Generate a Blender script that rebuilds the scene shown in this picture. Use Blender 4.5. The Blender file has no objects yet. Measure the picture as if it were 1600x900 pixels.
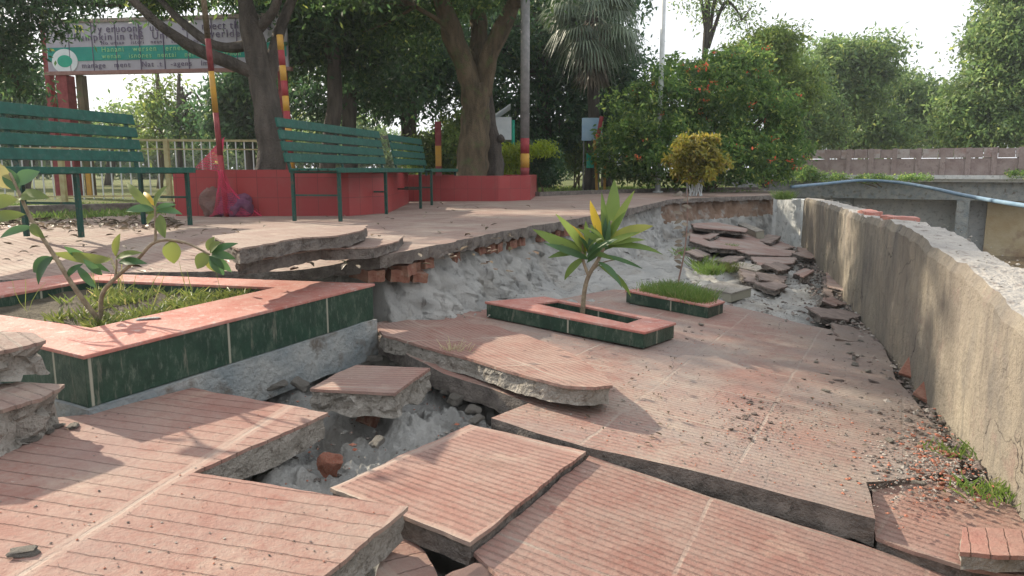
import bpy, bmesh, math, random
import numpy as np
from mathutils import Vector, Matrix, noise
from mathutils.geometry import delaunay_2d_cdt
R = math.radians
random.seed(7)
SC = bpy.context.scene
COL = SC.collection

# ------------------------------------------------------------------ camera, sky, sun, exposure
PITCH = math.atan(184 / 1150)
CAMZ = 0.45
cd = bpy.data.cameras.new('camera'); cam = bpy.data.objects.new('camera', cd); COL.objects.link(cam)
cd.lens = 36 * 1150 / 1600; cd.sensor_width = 36; cd.clip_start = 0.05; cd.clip_end = 2000
cam.location = (0, 0, CAMZ); cam.rotation_euler = (math.pi / 2 - PITCH, 0, 0)
SC.camera = cam

SUN_EL = R(31); SUN_DIR = Vector((-0.79, 0.61, 0)).normalized()
w = bpy.data.worlds.new('World'); SC.world = w; w.use_nodes = True
nt = w.node_tree; nt.nodes.clear()
sky = nt.nodes.new('ShaderNodeTexSky'); sky.sky_type = 'NISHITA'; sky.sun_disc = False
sky.sun_elevation = SUN_EL; sky.sun_rotation = math.atan2(SUN_DIR.x, SUN_DIR.y)
sky.air_density = 1.3; sky.dust_density = 5.0; sky.ozone_density = 1.0
mixc = nt.nodes.new('ShaderNodeMix'); mixc.data_type = 'RGBA'; mixc.inputs[0].default_value = 0.6
mixc.inputs[7].default_value = (15.5, 16, 16.8, 1)        # thin bright cloud veil
bg = nt.nodes.new('ShaderNodeBackground'); bg.inputs[1].default_value = 0.055
out = nt.nodes.new('ShaderNodeOutputWorld')
tcw = nt.nodes.new('ShaderNodeTexCoord'); nzw = nt.nodes.new('ShaderNodeTexNoise')
nzw.inputs['Scale'].default_value = 2.2; nzw.inputs['Detail'].default_value = 5
mrw = nt.nodes.new('ShaderNodeMapRange'); mrw.inputs[1].default_value = .35; mrw.inputs[2].default_value = .65
mrw.inputs[3].default_value = .72; mrw.inputs[4].default_value = .95
nt.links.new(tcw.outputs['Generated'], nzw.inputs['Vector']); nt.links.new(nzw.outputs[0], mrw.inputs[0])
nt.links.new(mrw.outputs[0], mixc.inputs[0])
nt.links.new(sky.outputs[0], mixc.inputs[6]); nt.links.new(mixc.outputs[2], bg.inputs[0]); nt.links.new(bg.outputs[0], out.inputs[0])

ld = bpy.data.lights.new('sun', 'SUN'); ld.energy = 5.0; ld.angle = R(0.8); ld.color = (1, .88, .70)
sun = bpy.data.objects.new('sun', ld); COL.objects.link(sun)
sd = Vector((SUN_DIR.x * math.cos(SUN_EL), SUN_DIR.y * math.cos(SUN_EL), math.sin(SUN_EL)))
sun.rotation_euler = sd.to_track_quat('Z', 'Y').to_euler()
vs = SC.view_settings; vs.view_transform = 'Standard'; vs.look = 'None'; vs.exposure = 0.76; vs.gamma = 1
SC.cycles.max_bounces = 8; SC.cycles.transparent_max_bounces = 8

# ------------------------------------------------------------------ pixel -> world
FW = Vector((0, math.cos(PITCH), -math.sin(PITCH))); UP = Vector((0, math.sin(PITCH), math.cos(PITCH)))
CP = Vector((0, 0, CAMZ))
def ray(px, py): return Vector((1, 0, 0)) * ((px - 800) / 1150) + FW + UP * ((450 - py) / 1150)
def Py(px, py, Y): d = ray(px, py); return CP + d * (Y / d.y)
def Pz(px, py, z): d = ray(px, py); return CP + d * ((z - CAMZ) / d.z)
def Pp(px, py, pl):                       # plane z = a + bx + cy
    a, b, c = pl; d = ray(px, py)
    t = (a + b * CP.x + c * CP.y - CP.z) / (d.z - b * d.x - c * d.y)
    return CP + d * t
def plz(pl, x, y): return pl[0] + pl[1] * x + pl[2] * y
KPL = (-.498, -.078, .010)
def plane(l3, base=KPL):                  # through three (px, py, height over the base plane)
    P = [Pp(px, py, (base[0] + l, base[1], base[2])) for px, py, l in l3]
    A = np.array([[1, p.x, p.y] for p in P]); z = np.array([p.z for p in P])
    return tuple(np.linalg.solve(A, z))

WN = Py(1562, 470, 2.54); WF = Py(1256, 309, 12.0)
WNx, WNy, WFx, WFy = WN.x, WN.y, WF.x, WF.y
wd = Vector((WFx - WNx, WFy - WNy, 0)).normalized(); wn = Vector((wd.y, -wd.x, 0))      # along the wall, and out to the river
# ------------------------------------------------------------------ materials
def nd(nt, t, **k):
    n = nt.nodes.new(t)
    for a, b in k.items(): setattr(n, a, b)
    return n
class Mt:
    def __init__(s, name, rough=.85, spec=.3):
        s.m = bpy.data.materials.new(name); s.m.use_nodes = True; s.nt = s.m.node_tree
        s.b = s.nt.nodes['Principled BSDF']; s.b.inputs['Roughness'].default_value = rough
        s.b.inputs['Specular IOR Level'].default_value = spec
        s.L = s.nt.links.new; s.tc = nd(s.nt, 'ShaderNodeTexCoord'); s.co = s.tc.outputs['Object']
    def noise(s, scale, detail=5, rough=.6, vec=None, stretch=None):
        n = nd(s.nt, 'ShaderNodeTexNoise'); n.inputs['Scale'].default_value = scale
        n.inputs['Detail'].default_value = detail; n.inputs['Roughness'].default_value = rough
        v = vec or s.co
        if stretch:
            mp = nd(s.nt, 'ShaderNodeMapping'); mp.inputs['Scale'].default_value = stretch; s.L(v, mp.inputs[0]); v = mp.outputs[0]
        s.L(v, n.inputs['Vector']); return n.outputs[0]
    def ramp(s, fac, lo, hi, a=0., b=1.):
        n = nd(s.nt, 'ShaderNodeMapRange'); n.clamp = True
        for i, v in zip((1, 2, 3, 4), (lo, hi, a, b)): n.inputs[i].default_value = v
        s.L(fac, n.inputs[0]); return n.outputs[0]
    def math(s, op, a, b=None):
        n = nd(s.nt, 'ShaderNodeMath', operation=op)
        for i, v in ((0, a), (1, b)):
            if v is None: continue
            if isinstance(v, (int, float)): n.inputs[i].default_value = v
            else: s.L(v, n.inputs[i])
        return n.outputs[0]
    def mix(s, fac, a, b):
        n = nd(s.nt, 'ShaderNodeMix', data_type='RGBA')
        for i, v in ((0, fac), (6, a), (7, b)):
            if isinstance(v, (int, float)): n.inputs[i].default_value = v
            elif isinstance(v, tuple): n.inputs[i].default_value = (*v, 1)
            else: s.L(v, n.inputs[i])
        return n.outputs[2]
    def col(s, c): s.L(c, s.b.inputs['Base Color']); return s
    def bump(s, h, dist=.01, strength=1.):
        n = nd(s.nt, 'ShaderNodeBump'); n.inputs['Distance'].default_value = dist; n.inputs['Strength'].default_value = strength
        s.L(h, n.inputs['Height'])
        if getattr(s, '_n', None): s.L(s._n, n.inputs['Normal'])
        s._n = n.outputs[0]; s.L(s._n, s.b.inputs['Normal']); return s

def m_simple(name, c1, c2, scale=8, rough=.85, bump=.006, stretch=None, spec=.3, c3=None, s3=40):
    m = Mt(name, rough, spec); n = m.noise(scale, stretch=stretch)
    c = m.mix(m.ramp(n, .35, .65), c1, c2)
    if c3: c = m.mix(m.ramp(m.noise(s3), .55, .7), c, c3)
    m.col(c)
    if bump: m.bump(m.noise(scale * 6), bump)
    return m.m

def m_tile(name, s, T, width=.16, base=(.235, .112, .088), base2=(.285, .175, .142), dust=(.33, .27, .225), dustamt=.5, tshift=(0., 0.), gdark=(.175, .095, .075), border=.0, wallmask=False):
    """grooved red paving tile in UV metres: u along the grooves, v across"""
    m = Mt(name, .8, .3)
    uv = m.tc.outputs['UV']; sep = nd(m.nt, 'ShaderNodeSeparateXYZ'); m.L(uv, sep.inputs[0])
    wob = m.math('MULTIPLY', m.math('SUBTRACT', m.noise(5, 2, vec=uv), .5), .02)
    v = m.math('ADD', sep.outputs[1], wob); u = m.math('ADD', sep.outputs[0], wob)
    fr = m.math('FRACT', m.math('DIVIDE', v, s))
    d = m.math('ABSOLUTE', m.math('SUBTRACT', fr, .5))           # .5 at groove centre
    wnd = m.math('ADD', .5 - width / 2, m.math('MULTIPLY', m.math('SUBTRACT', m.noise(30, 4, vec=uv), .5), .22))
    n = nd(m.nt, 'ShaderNodeMapRange', interpolation_type='SMOOTHSTEP'); m.L(d, n.inputs[0]); m.L(wnd, n.inputs[1])
    n.inputs[2].default_value = .5; groove = n.outputs[0]
    # grout
    def line(c, T, o):
        f = m.math('FRACT', m.math('ADD', m.math('DIVIDE', m.math('ADD', c, o), T), .5))
        dd = m.math('MULTIPLY', m.math('ABSOLUTE', m.math('SUBTRACT', f, .5)), T)
        return m.math('MULTIPLY', m.ramp(dd, .004, .008, 1., 0.), m.ramp(m.noise(3, 3), .4, .6, .25, .9))
    Tu, Tv = T if isinstance(T, tuple) else (T, T)
    gr = m.math('MAXIMUM', line(u, Tu, tshift[0]), line(v, Tv, tshift[1]))
    if border:
        def near(c, T, o):
            f = m.math('FRACT', m.math('ADD', m.math('DIVIDE', m.math('ADD', c, o), T), .5))
            return m.ramp(m.math('MULTIPLY', m.math('ABSOLUTE', m.math('SUBTRACT', f, .5)), T), border * .9, border * 1.1, 1., 0.)
        bo = m.math('MAXIMUM', near(u, Tu, tshift[0]), near(v, Tv, tshift[1]))
        groove = m.math('MULTIPLY', groove, m.math('SUBTRACT', 1., bo))
    big = m.noise(2.2, 6, .65); fine = m.noise(60, 4, .7); mid = m.noise(11, 6, .7)
    c = m.mix(m.ramp(mid, .35, .65), base, base2)
    # tone changes tile by tile
    cu = m.math('FLOOR', m.math('DIVIDE', u, Tu)); cv = m.math('FLOOR', m.math('DIVIDE', v, Tv))
    if border: c = m.mix(m.math('MULTIPLY', bo, .35), c, (.40, .32, .26))
    cb = nd(m.nt, 'ShaderNodeCombineXYZ'); m.L(cu, cb.inputs[0]); m.L(cv, cb.inputs[1])
    wn2 = nd(m.nt, 'ShaderNodeTexWhiteNoise'); m.L(cb.outputs[0], wn2.inputs[0])
    c = m.mix(m.math('MULTIPLY', wn2.outputs[0], .25), c, (.33, .2, .17))
    gc = m.math('MULTIPLY', groove, m.ramp(m.noise(5, 5, .7), .32, .62, .2, 1.))
    c = m.mix(gc, c, gdark)
    c = m.mix(gr, c, (.36, .30, .25))
    c = m.mix(m.math('MULTIPLY', m.ramp(m.math('ADD', big, m.math('MULTIPLY', m.math('SUBTRACT', fine, .5), .5)), .42, .66), dustamt), c, dust)
    c = m.mix(m.ramp(fine, .62, .72, 0, .55), c, (.2, .15, .13))
    c = m.mix(m.ramp(m.noise(1.4, 4), .5, .7, 0, .55), c, (.22, .15, .135))
    c = m.mix(m.ramp(m.noise(4.5, 6, .75), .56, .68, 0, .5), c, (.20, .115, .09))
    c = m.mix(m.ramp(m.noise(3.1, 6, .7), .58, .72, 0, .45), c, (.46, .37, .29))
    c = m.mix(m.ramp(m.noise(19, 6, .75), .66, .76, 0, .7), c, (.55, .5, .45))
    vo = nd(m.nt, 'ShaderNodeTexVoronoi', feature='DISTANCE_TO_EDGE'); vo.inputs['Scale'].default_value = 1.7
    wv = nd(m.nt, 'ShaderNodeMixRGB'); wv.inputs[0].default_value = .12; nw = nd(m.nt, 'ShaderNodeTexNoise'); nw.inputs['Scale'].default_value = 6; m.L(uv, nw.inputs['Vector']); m.L(uv, wv.inputs[1]); m.L(nw.outputs[1], wv.inputs[2]); m.L(wv.outputs[0], vo.inputs['Vector'])
    ck = m.math('MULTIPLY', m.ramp(vo.outputs['Distance'], .001, .004, 1., 0.), m.ramp(m.noise(1.7, 3), .5, .56))
    if wallmask: c = m.mix(m.math('MULTIPLY', ck, .8), c, (.10, .07, .06))
    if wallmask:        # trodden dirt washed along the river wall and over the middle of the slump
        sp = nd(m.nt, 'ShaderNodeSeparateXYZ'); m.L(m.co, sp.inputs[0])
        dw = m.math('SUBTRACT', m.math('MULTIPLY', m.math('SUBTRACT', WNx, sp.outputs[0]), wn.x), m.math('MULTIPLY', m.math('SUBTRACT', sp.outputs[1], WNy), wn.y))
        dn = m.math('ADD', dw, m.math('MULTIPLY', m.math('SUBTRACT', m.noise(3.5, 6, .7), .5), -1.3))
        c = m.mix(m.math('MULTIPLY', m.ramp(dn, .1, 1.0, 1., 0.), m.ramp(m.noise(30, 5, .8), .3, .6, .45, .95)), c, (.20, .165, .14))
        c = m.mix(m.math('MULTIPLY', m.ramp(m.noise(1.6, 5, .65), .46, .62), m.ramp(m.noise(40, 5, .8), .35, .6, .2, .75)), c, (.25, .215, .195))
    m.col(c)
    h = m.math('SUBTRACT', 0., m.math('MAXIMUM', groove, m.math('MULTIPLY', gr, .5)))
    m.bump(h, .004).bump(m.noise(90, 5, .7), .004, .9).bump(m.noise(14, 5, .7), .008, .7)
    return m.m

M = {}
M['tile_wide'] = m_tile('tile_wide', .062, (.9, .9), width=.12, dustamt=.5, tshift=(0, .45), border=.022)

M['tile'] = m_tile('tile', .0305, .61, width=.46, tshift=(0, 0), gdark=(.18, .10, .08))
M['tile_k'] = m_tile('tile_k', .03, .5, width=.4, dustamt=.95, gdark=(.25, .165, .14), wallmask=True)
M['tile_terrace'] = m_tile('tile_terrace', .045, .5, width=.22, base=(.22, .145, .12), base2=(.27, .20, .165), dustamt=.9, gdark=(.2, .14, .12))
M['tile_far'] = m_tile('tile_far', .04, .4, width=.25, dustamt=.85, base=(.26, .15, .125), base2=(.31, .22, .19), dust=(.34, .30, .27))
M['tile_red'] = m_tile('tile_red', .045, .9, width=.12, dustamt=.3, base=(.31, .125, .10), base2=(.36, .2, .16), tshift=(.2, .2))
M['mortar'] = m_simple('mortar', (.24, .22, .19), (.38, .35, .31), 14, bump=.02, c3=(.13, .11, .09), s3=30)
M['mortar_dark'] = m_simple('mortar_dark', (.13, .112, .10), (.24, .21, .185), 18, bump=.02, c3=(.09, .08, .07), s3=25)
def m_sand():
    m = Mt('sand', .95, .15)
    c = m.mix(m.ramp(m.noise(3, 6, .65, stretch=(1, 1, .35)), .38, .62), (.40, .40, .385), (.54, .53, .50))
    c = m.mix(m.ramp(m.noise(9, 6, .7, stretch=(1, 1, .3)), .56, .68, 0, .8), c, (.15, .145, .14))
    c = m.mix(m.ramp(m.noise(2.2, 5, .7), .52, .68, 0, .6), c, (.35, .31, .26))
    c = m.mix(m.ramp(m.noise(45, 5, .8), .6, .72, 0, .6), c, (.2, .18, .16)); m.col(c)
    m.bump(m.noise(22, 7, .75, stretch=(1, 1, .4)), .035).bump(m.noise(90, 5, .8), .010); return m.m
M['sand'] = m_sand()
M['dirt'] = m_simple('dirt', (.27, .25, .225), (.38, .34, .30), 6, .95, .02, c3=(.16, .13, .11), s3=30)
M['soil'] = m_simple('soil', (.06, .05, .035), (.12, .10, .07), 10, .95, .02)
M['brick_old'] = m_simple('brick_old', (.20, .085, .06), (.28, .16, .11), 12, .9, .012, c3=(.24, .21, .18), s3=16)
M['shard'] = m_simple('shard', (.27, .115, .08), (.33, .18, .13), 12, .9, .01, c3=(.2, .15, .12), s3=16)
M['brick'] = m_simple('brick', (.36, .12, .075), (.45, .2, .13), 12, .9, .01, c3=(.33, .28, .24), s3=16)
M['soil_brown'] = m_simple('soil_brown', (.2, .13, .09), (.3, .22, .17), 3, .95, .03, c3=(.33, .32, .3), s3=6)
M['bark'] = m_simple('bark', (.07, .055, .035), (.17, .125, .08), 9, .95, .03, stretch=(1, 1, .25), c3=(.10, .12, .05), s3=5)
M['bark_dark'] = m_simple('bark_dark', (.05, .042, .036), (.12, .10, .085), 9, .95, .03, stretch=(1, 1, .25))
M['stem'] = m_simple('stem', (.17, .13, .09), (.3, .25, .17), 30, .9, .003)
M['twig_red'] = m_simple('twig_red', (.2, .12, .1), (.3, .2, .16), 30, .9, .003)
M['green_paint'] = m_simple('green_paint', (.006, .062, .046), (.012, .095, .07), 15, .5, .002, c3=(.05, .11, .09), s3=22)
M['green_iron'] = m_simple('green_iron', (.008, .05, .04), (.012, .065, .05), 15, .5, .002, c3=(.09, .06, .045), s3=35)
M['steel'] = m_simple('steel', (.16, .16, .16), (.26, .25, .25), 10, .5, .002)
M['white_pole'] = m_simple('white_pole', (.6, .62, .62), (.5, .52, .52), 10, .5, .001)
M['red_paint'] = m_simple('red_paint', (.22, .02, .03), (.27, .04, .04), 14, .6, .002)
M['frame_brown'] = m_simple('frame_brown', (.2, .10, .09), (.26, .15, .13), 14, .7, .002)
M['dark_red'] = m_simple('dark_red', (.16, .025, .03), (.23, .05, .05), 14, .7, .002)
M['rail_pale'] = m_simple('rail_pale', (.42, .38, .22), (.34, .28, .14), 14, .6, .002)
M['yellow_paint'] = m_simple('yellow_paint', (.46, .25, .03), (.36, .2, .05), 14, .6, .002)
M['blue_pipe'] = m_simple('blue_pipe', (.12, .20, .29), (.19, .28, .36), 5, .45, .001)
M['net'] = m_simple('net', (.55, .035, .10), (.6, .07, .14), 20, .7, 0)
M['cloth_purple'] = m_simple('cloth_purple', (.12, .04, .09), (.2, .08, .13), 12, .9, .02)
M['cloth_tan'] = m_simple('cloth_tan', (.2, .11, .09), (.16, .1, .09), 12, .9, .02)
M['flower'] = m_simple('flower', (.85, .2, .07), (.75, .1, .07), 3, .7, 0)
M['white_board'] = m_simple('white_board', (.62, .64, .66), (.5, .53, .56), 6, .6, 0)
M['sign_green'] = m_simple('sign_green', (.01, .25, .17), (.015, .3, .2), 5, .5, 0)
M['sign_blue'] = m_simple('sign_blue', (.25, .38, .52), (.34, .46, .56), 5, .5, 0)
M['banner_white'] = m_simple('banner_white', (.30, .28, .33), (.38, .36, .4), 3, .8, 0)
M['banner_green'] = m_simple('banner_green', (.02, .2, .17), (.03, .25, .2), 3, .8, 0)
M['letter_dark'] = m_simple('letter_dark', (.09, .07, .12), (.12, .09, .15), 3, .8, 0)
M['letter_green'] = m_simple('letter_green', (.25, .5, .25), (.3, .55, .28), 3, .8, 0)
M['letter_yellow'] = m_simple('letter_yellow', (.6, .6, .1), (.6, .6, .1), 3, .8, 0)
M['conc_white'] = m_simple('conc_white', (.5, .52, .52), (.6, .6, .58), 5, .9, .01, c3=(.3, .3, .29), s3=12)
M['dark_stone'] = m_simple('dark_stone', (.16, .125, .11), (.27, .215, .19), 10, .9, .01)
M['granite'] = m_simple('granite', (.30, .18, .155), (.40, .29, .26), 90, .9, .01, c3=(.3, .15, .12), s3=60)

def m_redtile():
    m = Mt('red_wall_tile', .45, .4); br = nd(m.nt, 'ShaderNodeTexBrick'); br.offset = 0; br.inputs['Scale'].default_value = 1
    br.inputs['Brick Width'].default_value = .2; br.inputs['Row Height'].default_value = .2; br.inputs['Mortar Size'].default_value = .004
    br.inputs['Color1'].default_value = (.25, .026, .028, 1); br.inputs['Color2'].default_value = (.29, .036, .035, 1); br.inputs['Mortar'].default_value = (.17, .025, .025, 1)
    m.L(m.tc.outputs['UV'], br.inputs['Vector'])
    c = m.mix(m.ramp(m.noise(6), .5, .8, 0, .5), br.outputs[0], (.24, .07, .06))
    m.col(c); return m.m
M['red_wall'] = m_redtile()

def m_greentile():
    m = Mt('green_wall_tile', .4, .45); uv = m.tc.outputs['UV']
    sep = nd(m.nt, 'ShaderNodeSeparateXYZ'); m.L(uv, sep.inputs[0])
    f = m.math('FRACT', m.math('ADD', m.math('DIVIDE', sep.outputs[0], .58), .5))
    dd = m.math('ABSOLUTE', m.math('SUBTRACT', f, .5))
    ln = m.ramp(dd, .006, .012, 1, 0)
    c = m.mix(m.ramp(m.noise(14, 5), .35, .7), (.010, .034, .022), (.018, .056, .034))
    c = m.mix(m.ramp(m.noise(40, 6, .75, stretch=(1, 1, .35)), .53, .70, 0, .8), c, (.12, .15, .115))
    c = m.mix(m.ramp(m.noise(7, 6, .7), .52, .78, 0, .65), c, (.10, .115, .09))
    c = m.mix(m.ramp(m.noise(22, 5, .7, stretch=(1, 1, .12)), .6, .7, 0, .7), c, (.22, .2, .16))
    c = m.mix(ln, c, (.3, .29, .23)); m.col(c); m.bump(m.noise(50), .003)
    return m.m
M['green_tile'] = m_greentile()
def m_cap():
    m = Mt('planter_cap', .7, .3)
    c = m.mix(m.ramp(m.noise(9, 6, .7), .35, .65), (.38, .13, .10), (.43, .23, .19))
    c = m.mix(m.ramp(m.noise(26, 5, .75), .55, .7, 0, .8), c, (.5, .42, .38))
    c = m.mix(m.ramp(m.noise(50, 5, .75), .62, .7, 0, .6), c, (.25, .12, .1))
    m.col(c); m.bump(m.noise(70), .004); return m.m
M['cap'] = m_cap()
M['plinth'] = m_simple('plinth', (.20, .23, .24), (.33, .335, .32), 6, .9, .02, c3=(.15, .13, .11), s3=9)

def m_riverwall():
    m = Mt('river_wall_concrete', .9, .25)
    a = m.noise(3.5, 7, .7, stretch=(1, 1, .13)); b = m.noise(13, 7, .75, stretch=(1, 1, .22)); g = m.noise(1.3, 4)
    c = m.mix(m.ramp(g, .35, .65), (.24, .21, .175), (.32, .28, .22))
    c = m.mix(m.ramp(a, .48, .66, 0, .6), c, (.36, .32, .25))
    c = m.mix(m.ramp(b, .5, .68, 0, .7), c, (.13, .115, .10))
    c = m.mix(m.ramp(m.noise(2.2, 6, .75, stretch=(1, 1, .5)), .48, .66, 0, .75), c, (.15, .14, .13))
    c = m.mix(m.ramp(m.noise(45, 5, .8), .6, .72, 0, .6), c, (.14, .12, .1))
    c = m.mix(m.ramp(m.noise(5, 5, .7), .58, .72, 0, .6), c, (.25, .17, .15))
    vo = nd(m.nt, 'ShaderNodeTexVoronoi', feature='DISTANCE_TO_EDGE'); vo.inputs['Scale'].default_value = 1.6; ad = nd(m.nt, 'ShaderNodeVectorMath', operation='ADD'); nw = nd(m.nt, 'ShaderNodeTexNoise'); nw.inputs['Scale'].default_value = 5; nw.inputs['Detail'].default_value = 6
    m.L(m.co, nw.inputs['Vector']); sc_ = nd(m.nt, 'ShaderNodeVectorMath', operation='SCALE'); sc_.inputs['Scale'].default_value = .35; m.L(nw.outputs[1], sc_.inputs[0]); m.L(m.co, ad.inputs[0]); m.L(sc_.outputs[0], ad.inputs[1]); m.L(ad.outputs[0], vo.inputs['Vector'])
    c = m.mix(m.math('MULTIPLY', m.ramp(vo.outputs['Distance'], .002, .008, 1., 0.), m.ramp(m.noise(1.1, 3), .48, .56)), c, (.06, .05, .045))
    m.col(c); m.bump(a, .006).bump(m.noise(60, 6, .7), .010).bump(m.noise(14, 6, .75), .02); return m.m
M['river_wall'] = m_riverwall()
M['wall_top'] = m_simple('wall_top', (.33, .31, .285), (.45, .42, .38), 7, .95, .02, c3=(.22, .19, .17), s3=20)

def m_grass_ground():
    m = Mt('ground_grass', .95, .1)
    c = m.mix(m.ramp(m.noise(.6, 6), .4, .6), (.07, .10, .03), (.13, .14, .05))
    c = m.mix(m.ramp(m.noise(14, 6), .5, .66, 0, .7), c, (.2, .16, .1)); m.col(c); m.bump(m.noise(30), .04); return m.m
M['ground'] = m_grass_ground()

def m_leaf(name, c1, c2, c3=None, tr=.45, rough=.5):
    m = bpy.data.materials.new(name); m.use_nodes = True; nt = m.node_tree; nt.nodes.clear(); L = nt.links.new
    g = nd(nt, 'ShaderNodeNewGeometry'); cr = nd(nt, 'ShaderNodeValToRGB'); L(g.outputs['Random Per Island'], cr.inputs[0])
    cr.color_ramp.elements[0].color = (*c1, 1); cr.color_ramp.elements[1].color = (*c2, 1)
    if c3: e = cr.color_ramp.elements.new(.9); e.color = (*c2, 1); cr.color_ramp.elements[2].color = (*c3, 1)
    p = nd(nt, 'ShaderNodeBsdfPrincipled'); p.inputs['Roughness'].default_value = rough; p.inputs['Specular IOR Level'].default_value = .35
    t = nd(nt, 'ShaderNodeBsdfTranslucent'); mx = nd(nt, 'ShaderNodeMixShader'); mx.inputs[0].default_value = tr
    tcx = nd(nt, 'ShaderNodeTexCoord'); nz = nd(nt, 'ShaderNodeTexNoise'); nz.inputs['Scale'].default_value = 1.6; nz.inputs['Detail'].default_value = 2; L(tcx.outputs['Object'], nz.inputs['Vector'])
    mr = nd(nt, 'ShaderNodeMapRange'); L(nz.outputs[0], mr.inputs[0])
    for i, v in zip((1, 2, 3, 4), (.35, .68, .7, 1.55)): mr.inputs[i].default_value = v
    hv = nd(nt, 'ShaderNodeHueSaturation'); L(mr.outputs[0], hv.inputs['Value']); L(cr.outputs[0], hv.inputs['Color']); cr = hv
    hs = nd(nt, 'ShaderNodeHueSaturation'); hs.inputs['Hue'].default_value = .485; hs.inputs['Value'].default_value = 1.9
    L(cr.outputs[0], p.inputs['Base Color']); L(cr.outputs[0], hs.inputs['Color']); L(hs.outputs[0], t.inputs[0])
    L(p.outputs[0], mx.inputs[1]); L(t.outputs[0], mx.inputs[2])
    o = nd(nt, 'ShaderNodeOutputMaterial'); L(mx.outputs[0], o.inputs[0]); return m
M['leaf_dark'] = m_leaf('leaf_dark', (.025, .062, .030), (.05, .105, .042), (.12, .17, .055), .38)
M['leaf_mango'] = m_leaf('leaf_mango', (.03, .07, .028), (.07, .13, .04), (.2, .25, .06), .45)
M['leaf_light'] = m_leaf('leaf_light', (.07, .12, .035), (.14, .2, .05), (.24, .26, .07), .45)
M['leaf_bush'] = m_leaf('leaf_bush', (.045, .105, .032), (.125, .205, .05), (.34, .38, .10), .5)
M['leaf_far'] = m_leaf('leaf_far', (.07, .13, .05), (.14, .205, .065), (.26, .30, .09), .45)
M['leaf_croton'] = m_leaf('leaf_croton', (.13, .15, .02), (.30, .25, .04), (.13, .08, .03), .35)
M['leaf_lime'] = m_leaf('leaf_lime', (.14, .22, .02), (.3, .36, .03), None, .45)
M['leaf_plumeria'] = m_leaf('leaf_plumeria', (.075, .135, .03), (.13, .19, .045), (.24, .24, .05), .4, .5)
M['leaf_yellow'] = m_leaf('leaf_yellow', (.38, .33, .03), (.42, .3, .04), None, .4, .5)
M['leaf_deep'] = m_leaf('leaf_deep', (.035, .09, .035), (.06, .13, .05), None, .3, .4)
M['leaf_palm'] = m_leaf('leaf_palm', (.07, .10, .065), (.13, .165, .11), None, .2)
M['leaf_dead'] = m_leaf('leaf_dead', (.13, .105, .075), (.21, .175, .13), None, .15)
M['grass'] = m_leaf('grass', (.07, .13, .03), (.13, .20, .045), (.28, .26, .12), .35)
M['weed'] = m_leaf('weed', (.07, .11, .03), (.15, .18, .045), (.32, .28, .12), .35)
M['dry_grass'] = m_leaf('dry_grass', (.45, .38, .22), (.55, .48, .3), None, .2)
def m_water():
    m = Mt('river_water', .08, .5); m.b.inputs['Base Color'].default_value = (.13, .10, .065, 1)
    m.bump(m.noise(3, 4), .04, .6); return m.m
M['water'] = m_water()

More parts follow.
